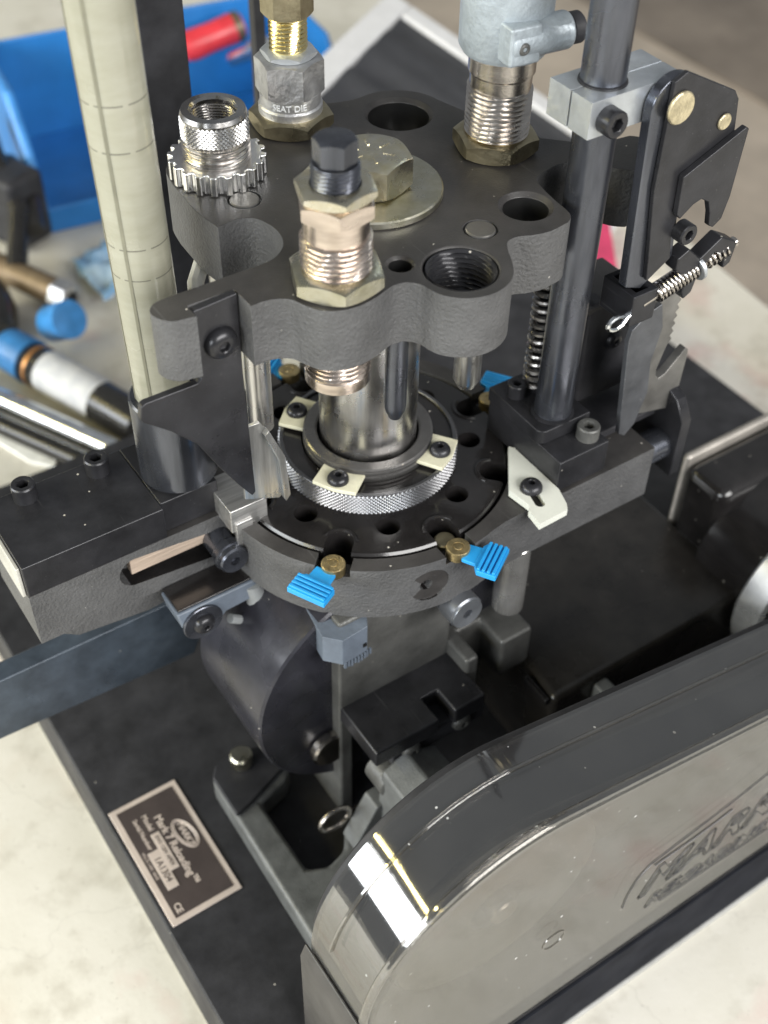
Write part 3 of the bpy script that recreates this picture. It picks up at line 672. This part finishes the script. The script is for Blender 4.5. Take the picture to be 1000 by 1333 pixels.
# return spring
def coil(r, pitch, z0, z1, n=14): 
    m = int((z1-z0)/pitch*n); return [(r*cos(2*pi*i/n), r*sin(2*pi*i/n), z0+(z1-z0)*i/m) for i in range(m+1)]
DSTEEL = mat('dark spring steel', (0.22, 0.21, 0.20), 0.28, 0.9, 0.05)
spg = B().sweep(coil(4.6, 3.7, 24, 98), 1.2, 8).obj('return_spring', DSTEEL, P, T(65.0, -24.5, 0))
B().cyl(3.0, 22, 98, 20).obj('spring_guide', BLK, spg, T(65.0, -24.5, 0))
# dark housing behind the linkage
b = B(); b.prism([(83, 8), (83, 55), (86, 58), (112, 54), (112, 8)], 20, 30, AY)
hs = b.obj('linkage_housing', DARK, P, bevel=2.5, seg=3)
B().prism([(80, -30), (112, -30), (112, -4), (80, -4)], 54, 57).obj('housing_lid', CTOP, hs, bevel=1)
screw('button', 4.0, 2.6, 2.2, hs, T(99, -30, 36.5) @ AY)

# ---------------- clamp on the tall rod
b = B(); b.box(48.5, 87, -50, -40.35, 148.5, 161); b.box(48.5, 87, -39.65, -29.5, 148.5, 161)
b.cut(B().cyl(8.1, 140, 170, 48, T(61.7, -39.6, 0)))
cl = b.obj('rod_clamp', ALUM, P, bevel=0.4, recalc=False, label='split grey metal clamp on the tall rod')
B().lathe([(8.0, 160.6), (8.0, 161.5), (7.45, 161.8), (7.45, 160.6)], 40, cap=False).obj('clamp_seal', BLK, cl, T(61.7, -39.6, 0))
B().box(70, 86.8, -40.34, -39.66, 148.7, 160.8).obj('clamp_shim', ALUM, cl)
screw('cap', 4.6, 5.4, 4.2, cl, T(55.6, -50, 154) @ AY)
# ---------------- linkage plates
yl = 50.3
def lay(name, poly, y0, y1, m=BLK, parent=P, bevel=0.5, **k): return B().prism(poly, y0, y1, AY).obj(name, m, parent, bevel=bevel, **k)
barp0 = arc(86.0, 150, 10.5, 175, 60, 12)+[(96, 154), (97, 120), (100, 88), (86.5, 79), (79, 82), (76.5, 130)]
barp = [(x-5, z+3.4) for x, z in barp0]
link = lay('link_bar', barp, yl, yl+4.2, BLKS, label='long black link bar with brass rivets')
lay('link_bar_back', [(79, 147.5), (92, 147.5), (97, 88), (86.5, 79), (79.5, 82), (77, 130)], yl-5, yl-0.4, BLKS, link)
fp = [(84, 158.5), (89, 160.8), (113.5, 148), (116, 144.5), (119.5, 121), (100, 117), (97, 100), (99, 88), (89, 82), (84, 120)]
fp = [(x-7.2, z+4.8) for x, z in fp]
lay('cover_plate', fp, yl+4.3, yl+6.2, BLK, link, 0.35)
B().cyl(5.6, 0, 1.4, 40, c=0.4).obj('brass_rivet', PINB, link, T(80.6, -yl-6.2, 154.0) @ AY)
B().cyl(2.9, 0, 1.0, 32, c=0.3).obj('brass_rivet', PINB, link, T(103.5, -yl-6.2, 142.8) @ AY)
hook = [(97.0, 121.5), (123.2, 132.5), (124.6, 131.5), (123.4, 106), (121.6, 97.5), (118, 95.0), (115.5, 96.5), (114.5, 102), (112.5, 107), (108.5, 109.5), (105, 108.5), (99.5, 104.5), (97.6, 107)]
hook = [(x-10, z+6.6) for x, z in hook]
lay('hook_plate', hook, yl+6.3, yl+8.8, BLK, P, 0.4, label='black hook shaped plate on the linkage')
screw('cap', 4.0, 5.0, 3.4, link, T(93.5, -yl-6.2, 104.5) @ AY)
# lugs and spring pin
lugp = [(x-3, z+2) for x, z in [(98, 90), (103, 92.5), (110, 86), (119.5, 92), (127.5, 87.5), (128.8, 86), (127.5, 78), (124, 76.5), (122.6, 83), (117.5, 86), (111, 79.5), (109.3, 71.5), (105.5, 69.5), (104, 73), (104.5, 79), (98, 85)]]
lay('lug', lugp, yl+1, yl+7.5, BLK, link, 0.7)
brk = B(); brk.box(76.5, 88.5, -yl-7, -yl+10, 68.5, 82)
brk.cut(B().box(79.5, 85.5, -yl-4.5, -yl+7.5, 71, 90))
brk.obj('spring_bracket', BLK, P, bevel=0.6)
pinA, pinB = Vector((84, -yl-5, 76.5)), Vector((124.5, -yl-5, 86.5))
dv = (pinB-pinA); PM = T(*pinA) @ dv.to_track_quat('Z', 'Y').to_matrix().to_4x4(); LP = dv.length
pinr = B().cyl(2.1, -2, LP+3, 20, c=0.4).obj('spring_pin', STEEL, P, PM)
B().sweep(coil(3.3, 1.75, 5, 24.5, 14), 0.75, 8).obj('pin_spring', STEEL, pinr, PM)
B().sweep(coil(3.0, 2.2, 29, LP-2, 14), 0.65, 8).obj('pin_spring', STEEL, pinr, PM)
B().tube(2.0, 5.4, 24.6, 26.2, 36, c=0.2).obj('pin_washer', ALUM, pinr, PM)
# cotter pin eye
ey = [(86, -yl-5.2, 77.2), (80, -yl-5.6, 75.6), (76, -yl-6, 74.8)]+[(70.6+4.2*cos(rad(a)), -yl-6.2, 72.6+2.7*sin(rad(a))) for a in range(40, 340, 25)]+[(76, -yl-6, 73.4), (82, -yl-5.6, 75.0)]
B().sweep(ey, 0.95, 8).obj('cotter_pin', CHROME, P)
# lower blade, toothed strip, hook
lay('lower_blade', [(89, 68), (96, 70), (99, 58), (96.5, 42), (98.5, 26), (94.5, 11), (90, 6.5), (86.5, 9), (81.5, 58), (82.5, 63)], yl+1.5, yl+4.0, mat('grey worn blade', (0.085, 0.088, 0.095), 0.35, 0.4, 0.05, 600, 0.1, 0.25, 0.1), P, 0.4)
teeth = [(92, 76)]
for k in range(8): teeth += [(110.2-0.1*k, 72-3.7*k), (108.6-0.1*k, 70.4-3.7*k)]
teeth += [(107.0, 42), (104.5, 33), (104.8, 29.5), (107, 27), (110, 28), (119.5, 37.3), (121, 36), (121.4, 33), (120.5, 6), (98, 12), (97, 30), (94, 45)]
lay('toothed_strip', teeth, yl-3, yl+0.8, mat('grey steel strip', (0.17, 0.165, 0.155), 0.38, 0.6, 0.08, 500, 0.1, 0.25, 0.1), P, 0.35, label='grey steel strip with small teeth and a hook')
b = B(); b.box(60, 122, -46, -18, 0, 4); b.obj('arm_pad', DARK, P, bevel=1)

# ---------------- toolhead
lobe = [(-93.5, -22), (-91, -18.8), (-86, -17.9), (-54, -17.9), (-48, -17), (-42, -12.6), (-39.3, -6), (-39.6, 1), (-42, 6.5), (-46, 8.6), (-54.4, 7.8), (-56, 20), (-55, 38), (-52, 50), (-42, 58)]
lobe += [(-28, 60), (-20, 62)]+arc(0, 53, 17.5, 145, 45, 8)+[(22, 60), (30, 58)]+arc(38, 39, 19.5, 85, 5, 8)+[(62, 24)]+arc(54, 1, 18.5, 40, -10, 6)
lobe += [(86, -16), (101, -18), (105, -23), (105, -33), (101, -37.5), (86, -37.5), (82, -34), (78, -26), (70, -20.5), (60, -21), (53, -24), (51, -30), (49.8, -38), (47.4, -49), (45, -50.6), (42, -51.2), (36.5, -51.8), (30, -50.6), (25, -48.6), (21, -49), (18.2, -52.5), (15.5, -58)]
lobe += arc(-0.5, -53.3, 16.2, -20, -150, 14)[1:]+[(-15.6, -58.5), (-16.6, -54), (-19.5, -50.6), (-24, -49.6), (-29, -51), (-34, -52.4), (-40, -52.9), (-45.5, -51.6), (-50, -48.6), (-52.8, -43.5), (-55, -38.6), (-59.5, -36), (-66.2, -35.6), (-68, -36), (-84, -31), (-90, -29.6), (-93, -26)]
lobe = curve(lobe)
th = B(); th.prism(lobe, 97.5, 120.5)
ct = B(); ct.box(-82.6, -66.6, -50, -25.1, 90, 130)
def bore(x, y, r, c=1.0):
    ct.lathe([(r, 80), (r, 120.5-c), (r+c, 120.5), (r+c, 125)], 56, T(x, y, 0))
bore(38.6, 40.0, 11.4, 1.6); bore(39.2, -35.3, 7.8, 1.6); bore(-0.9, -53.0, 12.1, 0.6); bore(-15.8, -41.0, 3.7, 1.0)
for a in (90, 0, 135, -135):
    x, y = st(a); ct.cyl(10.8, 80, 130, 48, T(x, y, 0))
ct.cyl(19.6, 80, 118, 64)
for (x, y) in ((-38.9, 18.0), (17.6, -38.6)): ct.tube(5.15, 5.75, 119.3, 125, 40, T(x, y, 0))
th.cut(ct)
for fc in th.bm.faces:
    fc.normal_update(); c_ = fc.calc_center_median()
    if fc.normal.z > 0.6 and c_.z > 119: fc.material_index = 1
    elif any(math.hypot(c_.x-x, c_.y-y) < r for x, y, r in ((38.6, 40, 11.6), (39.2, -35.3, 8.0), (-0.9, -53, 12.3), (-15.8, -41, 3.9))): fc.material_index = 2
tool = th.obj('toolhead', [CAST, CTOP, HOLE], P, bevel=0.8, recalc=False, label='heavy black lobed casting holding the dies')
for (x, y) in ((-38.9, 18.0), (17.6, -38.6)):
    B().cyl(5.0, 110, 120.75, 40, c=0.3).obj('locating_pin', mat('dull pin steel', (0.13, 0.125, 0.115), 0.4, 0.6, 0.15, 600, 0.3), tool, T(x, y, 0))
B().thread(10.9, 1.81, 98, 119.6, 1.1, inner=True, M=T(-0.9, -53, 0)).obj('threaded_bore', BLK, tool, recalc=False)
x, y = st(-67.5, 42.7)
B().lathe([(0.1, 56), (3.4, 56), (5.0, 59.5), (5.0, 98)], 40).obj('guide_pin', SHAFT, tool, T(x, y, 0))
x, y = st(-112.5, 42.7)
B().lathe([(0.1, 56), (2.2, 56), (3.6, 59.5), (3.9, 62), (3.9, 98)], 40).obj('black_pin', BLKS, tool, T(-15.3, -40.0, 0))
B().cyl(3.6, 104, 112, 24).screw(3.5, 3, 2.8, 1.6, 'cap', T(0, 0, 112)).obj('set_screw', BLK, tool, T(-15.8, -41, 0))
# centre bolt and washer
B().tube(9, 24.6, 120.5, 123.4, 96, c=0.5).obj('flat_washer', ZINCW, tool)
bo = B(); bo.hexnut(24.5, 123.4, 135.5, rot=18)
for k in range(6): bo.box(4.2, 8.2, -0.35, 0.35, 135.4, 135.75, RZ(60*k+10))
bo.obj('centre_bolt', ZINC, tool, label='large yellow zinc hex bolt with radial grade marks')
# small white cable clip under the left of the toolhead
B().sweep([(-50, 30, 96), (-58, 22, 92), (-62, 14, 84), (-60, 8, 76)], 3.0, 10).obj('cable_sleeve', mat('white cable', (0.55, 0.55, 0.52), 0.5), P)

# ---------------- dies
def die(name, a, r=53.0):
    x, y = st(a, r); return T(x, y, 0)
# black bolt die (front left)
M = T(-38.0, -38.6, 0)
d1 = B().thread(11.2, 1.81, 126, 138.5, 0.95).cyl(10.2, 138.3, 146, 48).obj('front_die', COPPER, P, M, label='rose coloured threaded die with black hex bolt in its top')
B().cyl(10.9, 83, 88.5, 48, c=0.8).thread(11.2, 1.81, 88.5, 98, 0.95).obj('die_mouth', COPPER, d1, M)
B().hexnut(27.0, 120.6, 127.2, 10.3, rot=8).obj('lock_nut', ZINCW, d1, M)
B().hexnut(21.5, 145, 151.5, rot=4).obj('die_hex', COPPER, d1, M)
B().hexnut(22.0, 151.5, 155.2, 7.7, rot=12, ch=0.97).obj('top_nut', ZINC, d1, M)
B().thread(7.4, 1.35, 152, 161.8, 0.6).hexnut(11.6, 161.8, 169.5, rot=20).obj('adjusting_bolt', BLKS, d1, M)
# seating die (back left)
M = T(0.5, 53.5, 0)
d2 = B().lathe([(10.5, 120), (10.5, 126), (11.6, 126.6), (11.6, 129.5), (11.0, 130.2), (11.0, 134.5)], 56).obj('seating_die', GREYZ, P, M, label='grey hex bodied die stamped SEAT DIE with brass stem')
B().hexnut(27.0, 120.6, 127.0, 10.3, rot=22).obj('lock_nut', ZINCD, d2, M)
B().hexnut(21.6, 133.8, 147, rot=22, ch=0.96).obj('die_hex', GREYZ, d2, M)
B().hexnut(17.6, 147, 149.6, rot=22).obj('stem_nut', ALUM, d2, M)
B().thread(6.8, 1.5, 149, 162, 0.55).obj('brass_stem', BRASSY, d2, M)
B().hexnut(15.8, 161.5, 172, rot=30).obj('top_nut', ZINCD, d2, M)
def wrapt(r, a0):
    def fn(co):
        t = rad(a0)+co.x/r; rr = r+co.z; return (rr*cos(t), rr*sin(t), co.y)
    return fn
text_obj('stamped_lettering', 'SEAT DIE', 3.2, mat('pale stamped mark', (0.75, 0.77, 0.8), 0.4, 0.5), d2, M @ T(0, 0, 132.0), extrude=0.12, fn=wrapt(11.05, -122), bold=0.03)
# sizing die (back right) with alloy head
M = T(53.5, 0.8, 0)
d3 = B().thread(11.6, 1.81, 126, 145, 0.95).lathe([(10.7, 145), (10.9, 149.5), (11.6, 150.5), (11.6, 160)], 56).obj('sizing_die', STEEL, P, M, label='tall steel threaded die with pale alloy head')
B().hexnut(27.0, 120.6, 127.6, 10.3, rot=12).obj('lock_nut', ZINCD, d3, M)
hd = B(); hd.lathe([(11.5, 157.5), (14.2, 157.5), (15.4, 159.5), (15.6, 178), (15.6, 200)], 64); hd.obj('alloy_head', CASTAL, d3, M, ang=45)
lgp = B(); lgp.cyl(6.2, -9, 15, 36, T(0, -13.5, 166.5) @ AX @ RZ(0)); lgp.box(-10, 2, -19, -8, 160, 173)
lgp.obj('clamp_lug', CASTAL, d3, M @ RZ(-6), bevel=1)
B().cyl(5.2, 15, 20, 32, T(0, -13.5, 166.5) @ AX, c=0.6).obj('lug_cap', DARK, d3, M @ RZ(-6))
screw('button', 2.2, 1.2, 1.6, d3, M @ RZ(-6) @ T(-5, -19, 166) @ AY, IRON)
# knurled die (left) with castellated lock ring
M = T(-37.8, 38.2, 0)
kn = B(); knurl(kn, 11.2, 134.5, 142.2, 46, 10, 0.5)
kn.lathe([(11.2, 142.2), (11.3, 142.7), (10.8, 144.2), (8.2, 144.4), (7.4, 143.6), (7.4, 122), (11.0, 122), (11.0, 134.2), (11.2, 134.5)], 92, cap=False)
d4 = kn.obj('knurled_die', [mat('knurled bright steel', (0.36, 0.355, 0.35), 0.25, 1, 0.05)], P, M, ang=8, label='hollow knurled steel die in a notched bright lock ring')
B().thread(11.7, 1.81, 127, 134.6, 0.95).obj('die_thread', STEEL, d4, M)
d4i = B().thread(7.0, 1.0, 126, 142.5, 0.5, n=40, inner=True).obj('inner_thread', DSTEEL, d4, M, recalc=False)
lr = B(); poly = []
for k in range(20):
    a = 18*k; poly += [(16.9*cos(rad(a+t)), 16.9*sin(rad(a+t))) for t in (0, 3.5, 7)]+[(15.2*cos(rad(a+t)), 15.2*sin(rad(a+t))) for t in (9.5, 12.5, 15.5)]
lr.prism(poly, 120.6, 127.8); lr.cut(B().cyl(11.2, 110, 140, 48))
lr.obj('lock_ring', ALU, d4, M, bevel=0.5, recalc=False)

# ---------------- rear posts
B().box(-25.5, -3.0, 128, 150, -164.9, 260).obj('rear_post', DARK, P, bevel=1, label='square black post behind the feed tube')
B().box(81, 87, 228, 234, -164.9, 265).obj('thin_post', BLK, P, bevel=0.5)
B().lathe([(0.1, -7), (4, -6), (6.6, -2), (6.6, 2), (4, 6), (0.1, 7)], 24).obj('post_knob', BLKS, P, T(-28, 55, 88))
pts = [(82, -22, 196), (84, -24, 186), (84.5, -26, 178), (81, -28, 170), (77, -30, 161)]
B().sweep(pts, 1.3, 8).sweep([(p[0]+2.2, p[1]+2, p[2]+0.5) for p in pts], 1.2, 8).obj('white_wires', mat('white wire', (0.75, 0.74, 0.70), 0.5), P)

# ================================================================== THINGS ON THE TABLE BEHIND
TZ = -209.0
# blue parts bin
bin_ = thing('parts_bin', T(200, 610, TZ), 'blue open plastic parts bin behind the feed tube', 'bin')
BIN = mat('blue bin plastic', (0.018, 0.165, 0.46), 0.42, 0, 0.06, 200, 0, 0.1, 0.1, vscale=30)
BM = T(73, 690, TZ) @ RZ(-7.4)
def bw(name, *a): return B().box(*a).obj(name, BIN, bin_, BM, bevel=1.5)
bw('bin_floor', 0, 270, -150, 0, 0.3, 4); bw('bin_back', 0, 270, 0, 4, 0.3, 92)
b = B(); b.prism([(0, 0.3), (0, 92), (-95, 92), (-128, 60), (-150, 20), (-150, 0.3)], -4, 0, BM @ RZ(90) @ RX(90)); b.obj('bin_side', BIN, bin_, bevel=1)
b = B(); b.prism([(0, 0.3), (0, 92), (-95, 92), (-128, 60), (-150, 20), (-150, 0.3)], 266, 270, BM @ RZ(90) @ RX(90)); b.obj('bin_side', BIN, bin_, bevel=1)
bw('bin_front', 0, 270, -152, -148, 0.3, 22)
b = B(); b.sweep([tuple(BM @ Vector(p)) for p in ((-2, 2, 92), (-2, -95, 92), (-2, -128, 60), (-2, -150, 20))], 4.5, 10); b.obj('bin_rim', mat('pale blue rim', (0.05, 0.24, 0.60), 0.35), bin_)
# red handled screwdriver in the bin
sd = thing('screwdriver', T(262, 640, TZ+30), 'red handled tool with steel shank lying in the blue bin', 'screwdriver')
SM = T(228, 640, TZ+70) @ RZ(-8) @ RY(78)
B().lathe([(0.1, 0), (11, 2), (13, 10), (12, 30), (13, 48), (10, 58), (0.1, 60)], 28).obj('handle', mat('red plastic', (0.50, 0.03, 0.04), 0.4), sd, SM)
B().cyl(13.2, 50, 56, 28).obj('ferrule', mat('dark ferrule', (0.10, 0.09, 0.06), 0.4, 0.5), sd, SM)
sh2 = B().cyl(6, 0, 42, 20, c=1); sh2.cyl(8.5, 28, 48, 20, c=1); sh2.obj('shank', ALU, sd, T(262, 612, TZ+64) @ RZ(20) @ RX(60))
# leaning dark panel with white frame
A_ = Vector((-0.842, -0.539, 0)).normalized(); B_ = Vector((0.47, -0.79, -0.40)); B_ = (B_-A_*B_.dot(A_)).normalized(); N_ = A_.cross(B_)
if N_.z < 0: N_ = -N_
corner = Vector((389.5, 562, -100.0))
PMx = Matrix((A_, B_, N_)).transposed().to_4x4(); PMx.translation = corner
fr_ = thing('framed_panel', T(380, 420, TZ), 'dark fabric panel in a white frame leaning behind the toolhead', 'panel')
WF = mat('white frame paint', (0.66, 0.66, 0.66), 0.35, 0, 0, 900, 0, 0.05)
lw, lh, fw = 330, 268, 21
b = B(); b.box(0, lw, 0, fw, -6, 6, PMx); b.box(0, fw, fw, lh, -6, 6, PMx); b.box(lw-fw, lw, fw, lh, -6, 6, PMx); b.box(fw, lw-fw, lh-fw, lh, -6, 6, PMx)
b.obj('frame', WF, fr_, bevel=2)
g = B(); nx = 60; vs = []; fs = []
for j in range(2):
    for i in range(nx+1):
        u = fw+(lw-2*fw)*i/nx; vs.append((u, fw if j == 0 else lh-fw, 1.5+3.0*sin(u*0.13+j*0.4)*sin(u*0.031+1)))
for i in range(nx): fs.append((i, i+1, nx+2+i, nx+1+i))
g.raw(vs, fs, PMx); g.box(fw, lw-fw, fw, lh-fw, -5, -3.6, PMx)
g.obj('fabric', mat('charcoal fabric', (0.035, 0.036, 0.040), 0.6, 0, 0.3, 600, 0, 0.2, 0.1, vscale=20), fr_, ang=60)
# white sheet, red printed box
sh = B(); sh.prism([(200, 262), (222, 214), (251, 184), (270, 196), (266, 218), (240, 275)], TZ+0.3, TZ+2.4); sh.obj('white_card', mat('white card', (0.72, 0.73, 0.72), 0.5), bevel=0.3, label='white card lying on the table behind the shell plate', cat='card')
rc = thing('printed_box', T(290, 245, TZ), 'flat red, white and grey printed box behind the return spring', 'box')
RM = T(262, 222, TZ) @ RZ(30)
def slab(name, u0, u1, col): B().box(u0, u1, -18, 52, 0.3, 9).obj(name, mat(name, col, 0.5), rc, RM, bevel=0.3)
slab('tan_end', -2, 11.8, (0.50, 0.36, 0.24)); slab('red_band', 12, 23.8, (0.42, 0.03, 0.06)); slab('white_band', 24, 32.8, (0.66, 0.63, 0.60)); slab('red_stripe', 33, 39.8, (0.42, 0.03, 0.06)); slab('grey_body', 40, 84, (0.16, 0.18, 0.20))
pk = B(); pk.prism([(352, 240), (420, 330), (452, 330), (384, 236)], TZ+0.3, TZ+14); pk.obj('pink_packet', mat('pink packet', (0.62, 0.06, 0.15), 0.5), bevel=1, label='bright pink packet seen behind the tall rod', cat='packet')
wk = B(); wk.prism([(386, 238), (454, 328), (478, 322), (430, 225)], TZ+0.3, TZ+5); wk.obj('cream_packet', mat('cream packet', (0.66, 0.62, 0.54), 0.5), bevel=1, label='cream packet beside the pink one behind the linkage', cat='packet')
# left: bottle with blue cap and white label
bt_ = thing('bottle', T(0, 330, TZ), 'black bottle with blue cap and white label lying on its side', 'bottle')
b0, b1 = Vector((-36, 398, TZ+15)), Vector((8, 272, TZ+15)); dv = b1-b0; BMx = T(*b0) @ dv.to_track_quat('Z', 'Y').to_matrix().to_4x4(); BL = dv.length
BB = mat('black bottle plastic', (0.016, 0.015, 0.014), 0.2, 0, 0)
B().lathe([(0.1, 0), (13, 1), (14.6, 5), (14.6, BL-4), (12, BL)], 56).obj('bottle_body', BB, bt_, BMx)
B().lathe([(14.8, 40), (14.9, 40.2), (14.9, 92), (14.8, 92.2)], 56, cap=False).obj('bottle_label', mat('smudged paper label', (0.62, 0.62, 0.61), 0.6, 0, 0, 900, 0, 0.1, 0.1, vscale=90, col2=(0.42, 0.43, 0.46)), bt_, BMx)
B().tube(14.7, 15.2, 30, 32.5, 56).obj('bottle_band', mat('copper band', (0.42, 0.20, 0.07), 0.35, 0.6), bt_, BMx)
B().lathe([(0.1, -4), (13, -3), (15, 0), (15.6, 22), (16.2, 22.4), (16.2, 24), (0.1, 24)], 48).obj('bottle_collar', mat('blue cap plastic', (0.03, 0.16, 0.38), 0.4), bt_, BMx)
# second blue piece and black tools
bc = B(); bc.lathe([(0.1, -30), (20, -29), (24, -22), (25, 20), (0.1, 22)], 40); bc.obj('blue_container', mat('blue lid plastic', (0.04, 0.22, 0.52), 0.4), None, T(4, 396, TZ+24) @ RZ(20) @ RX(58) @ Matrix.Scale(0.55, 4), label='round blue container standing tilted behind the black bottle', cat='container')
# chrome tube
r0, r1 = Vector((-88, 408, TZ+14)), Vector((-15, 259, TZ+14)); dv = r1-r0; CM = T(*r0) @ dv.to_track_quat('Z', 'Y').to_matrix().to_4x4()
cr = B(); cr.tube(5.4, 6.8, 0, dv.length, 40, c=0.8); cr.obj('chrome_tube', CHROME, None, CM, label='shiny chrome tube lying in front of the bottle', cat='tube')
cu = B(); cu.cyl(7, 0, 128, 36, c=2); cu.obj('black_rod', BB, None, T(-84, 366, TZ+7.5) @ RZ(26.5) @ RX(90), label='black round rod lying in front of the chrome tube', cat='rod')
ca = B(); ca.prism([(-73, 348), (-57, 340), (-47, 294), (-53, 283), (-65, 296), (-76, 328)], TZ+0.3, TZ+3); ca.obj('white_tag', mat('white tag', (0.74, 0.74, 0.72), 0.5), bevel=0.5, label='white plastic tag on the table left of the feed block', cat='tag')
# rusty hex tube
rt_ = thing('socket_tube', T(14, 462, TZ), 'rusty brown metal tube with a bright hexagonal end', 'tube')
a0_, a1_ = Vector((-12, 512, TZ+15)), Vector((25, 430, TZ+14)); dv = a1_-a0_; UM = T(*a0_) @ dv.to_track_quat('Z', 'Y').to_matrix().to_4x4()
B().tube(6, 10.5, 0, dv.length-14, 40, c=0.6).obj('tube_body', mat('rusty steel', (0.16, 0.115, 0.07), 0.55, 0.5, 0.3, 300, 0, 0.3, 0.1, col2=(0.24, 0.18, 0.11)), rt_, UM)
B().hexnut(20.5, dv.length-15, dv.length, 6).obj('hex_end', GREYZ, rt_, UM)
# black pliers-like tool at the left edge
to = thing('hand_tool', T(10, 560, TZ), 'dark jumbled hand tool at the left edge before the blue bin', 'tool')
tl = B(); tl.box(-22, 14, -34, 30, 2, 62, T(30, 560, TZ) @ RZ(20)); tl.obj('tool_body', DARK, to, bevel=6, seg=3)
tl = B(); tl.sweep([(40, 615, TZ+66), (30, 570, TZ+64), (26, 520, TZ+40), (4, 480, TZ+20)], 8, 14); tl.obj('tool_handle', BB, to)
tl = B(); tl.sweep([(46, 590, TZ+40), (46, 550, TZ+46), (30, 505, TZ+30)], 8, 14); tl.obj('tool_handle', BB, to)
tl = B(); tl.sweep([(46, 620, TZ+60), (34, 580, TZ+72)], 3.5, 10); tl.obj('tool_pin', CHROME, to)
tl = B(); tl.sweep([(-22, 470, TZ+14), (-26, 440, TZ+16), (-34, 420, TZ+14)], 13, 14); tl.obj('tool_grip', BB, to)
# crumpled blue wrapper
wr = B(); random.seed(3); vs = []; fs = []; nx, ny = 14, 9
for j in range(ny):
    for i in range(nx): vs.append((48+i*5+random.uniform(-2, 2), 425+j*8+random.uniform(-2, 2), TZ+3+random.random()*9+4*sin(i*0.9)*cos(j*1.1)))
for j in range(ny-1):
    for i in range(nx-1):
        a = j*nx+i; fs.append((a, a+1, a+nx+1, a+nx))
wr.raw(vs, fs)
wo = wr.obj('blue_wrapper', mat('blue film', (0.13, 0.33, 0.62), 0.2, 0, 0, 900, 0, 0.1, 0.1, vscale=25, col2=(0.42, 0.52, 0.60)), None, T(0, 0, 0) , ang=180, label='crumpled blue plastic wrapper between bottle and bin', cat='wrapper')
wo.modifiers.new('t', 'SOLIDIFY').thickness = 0.0006
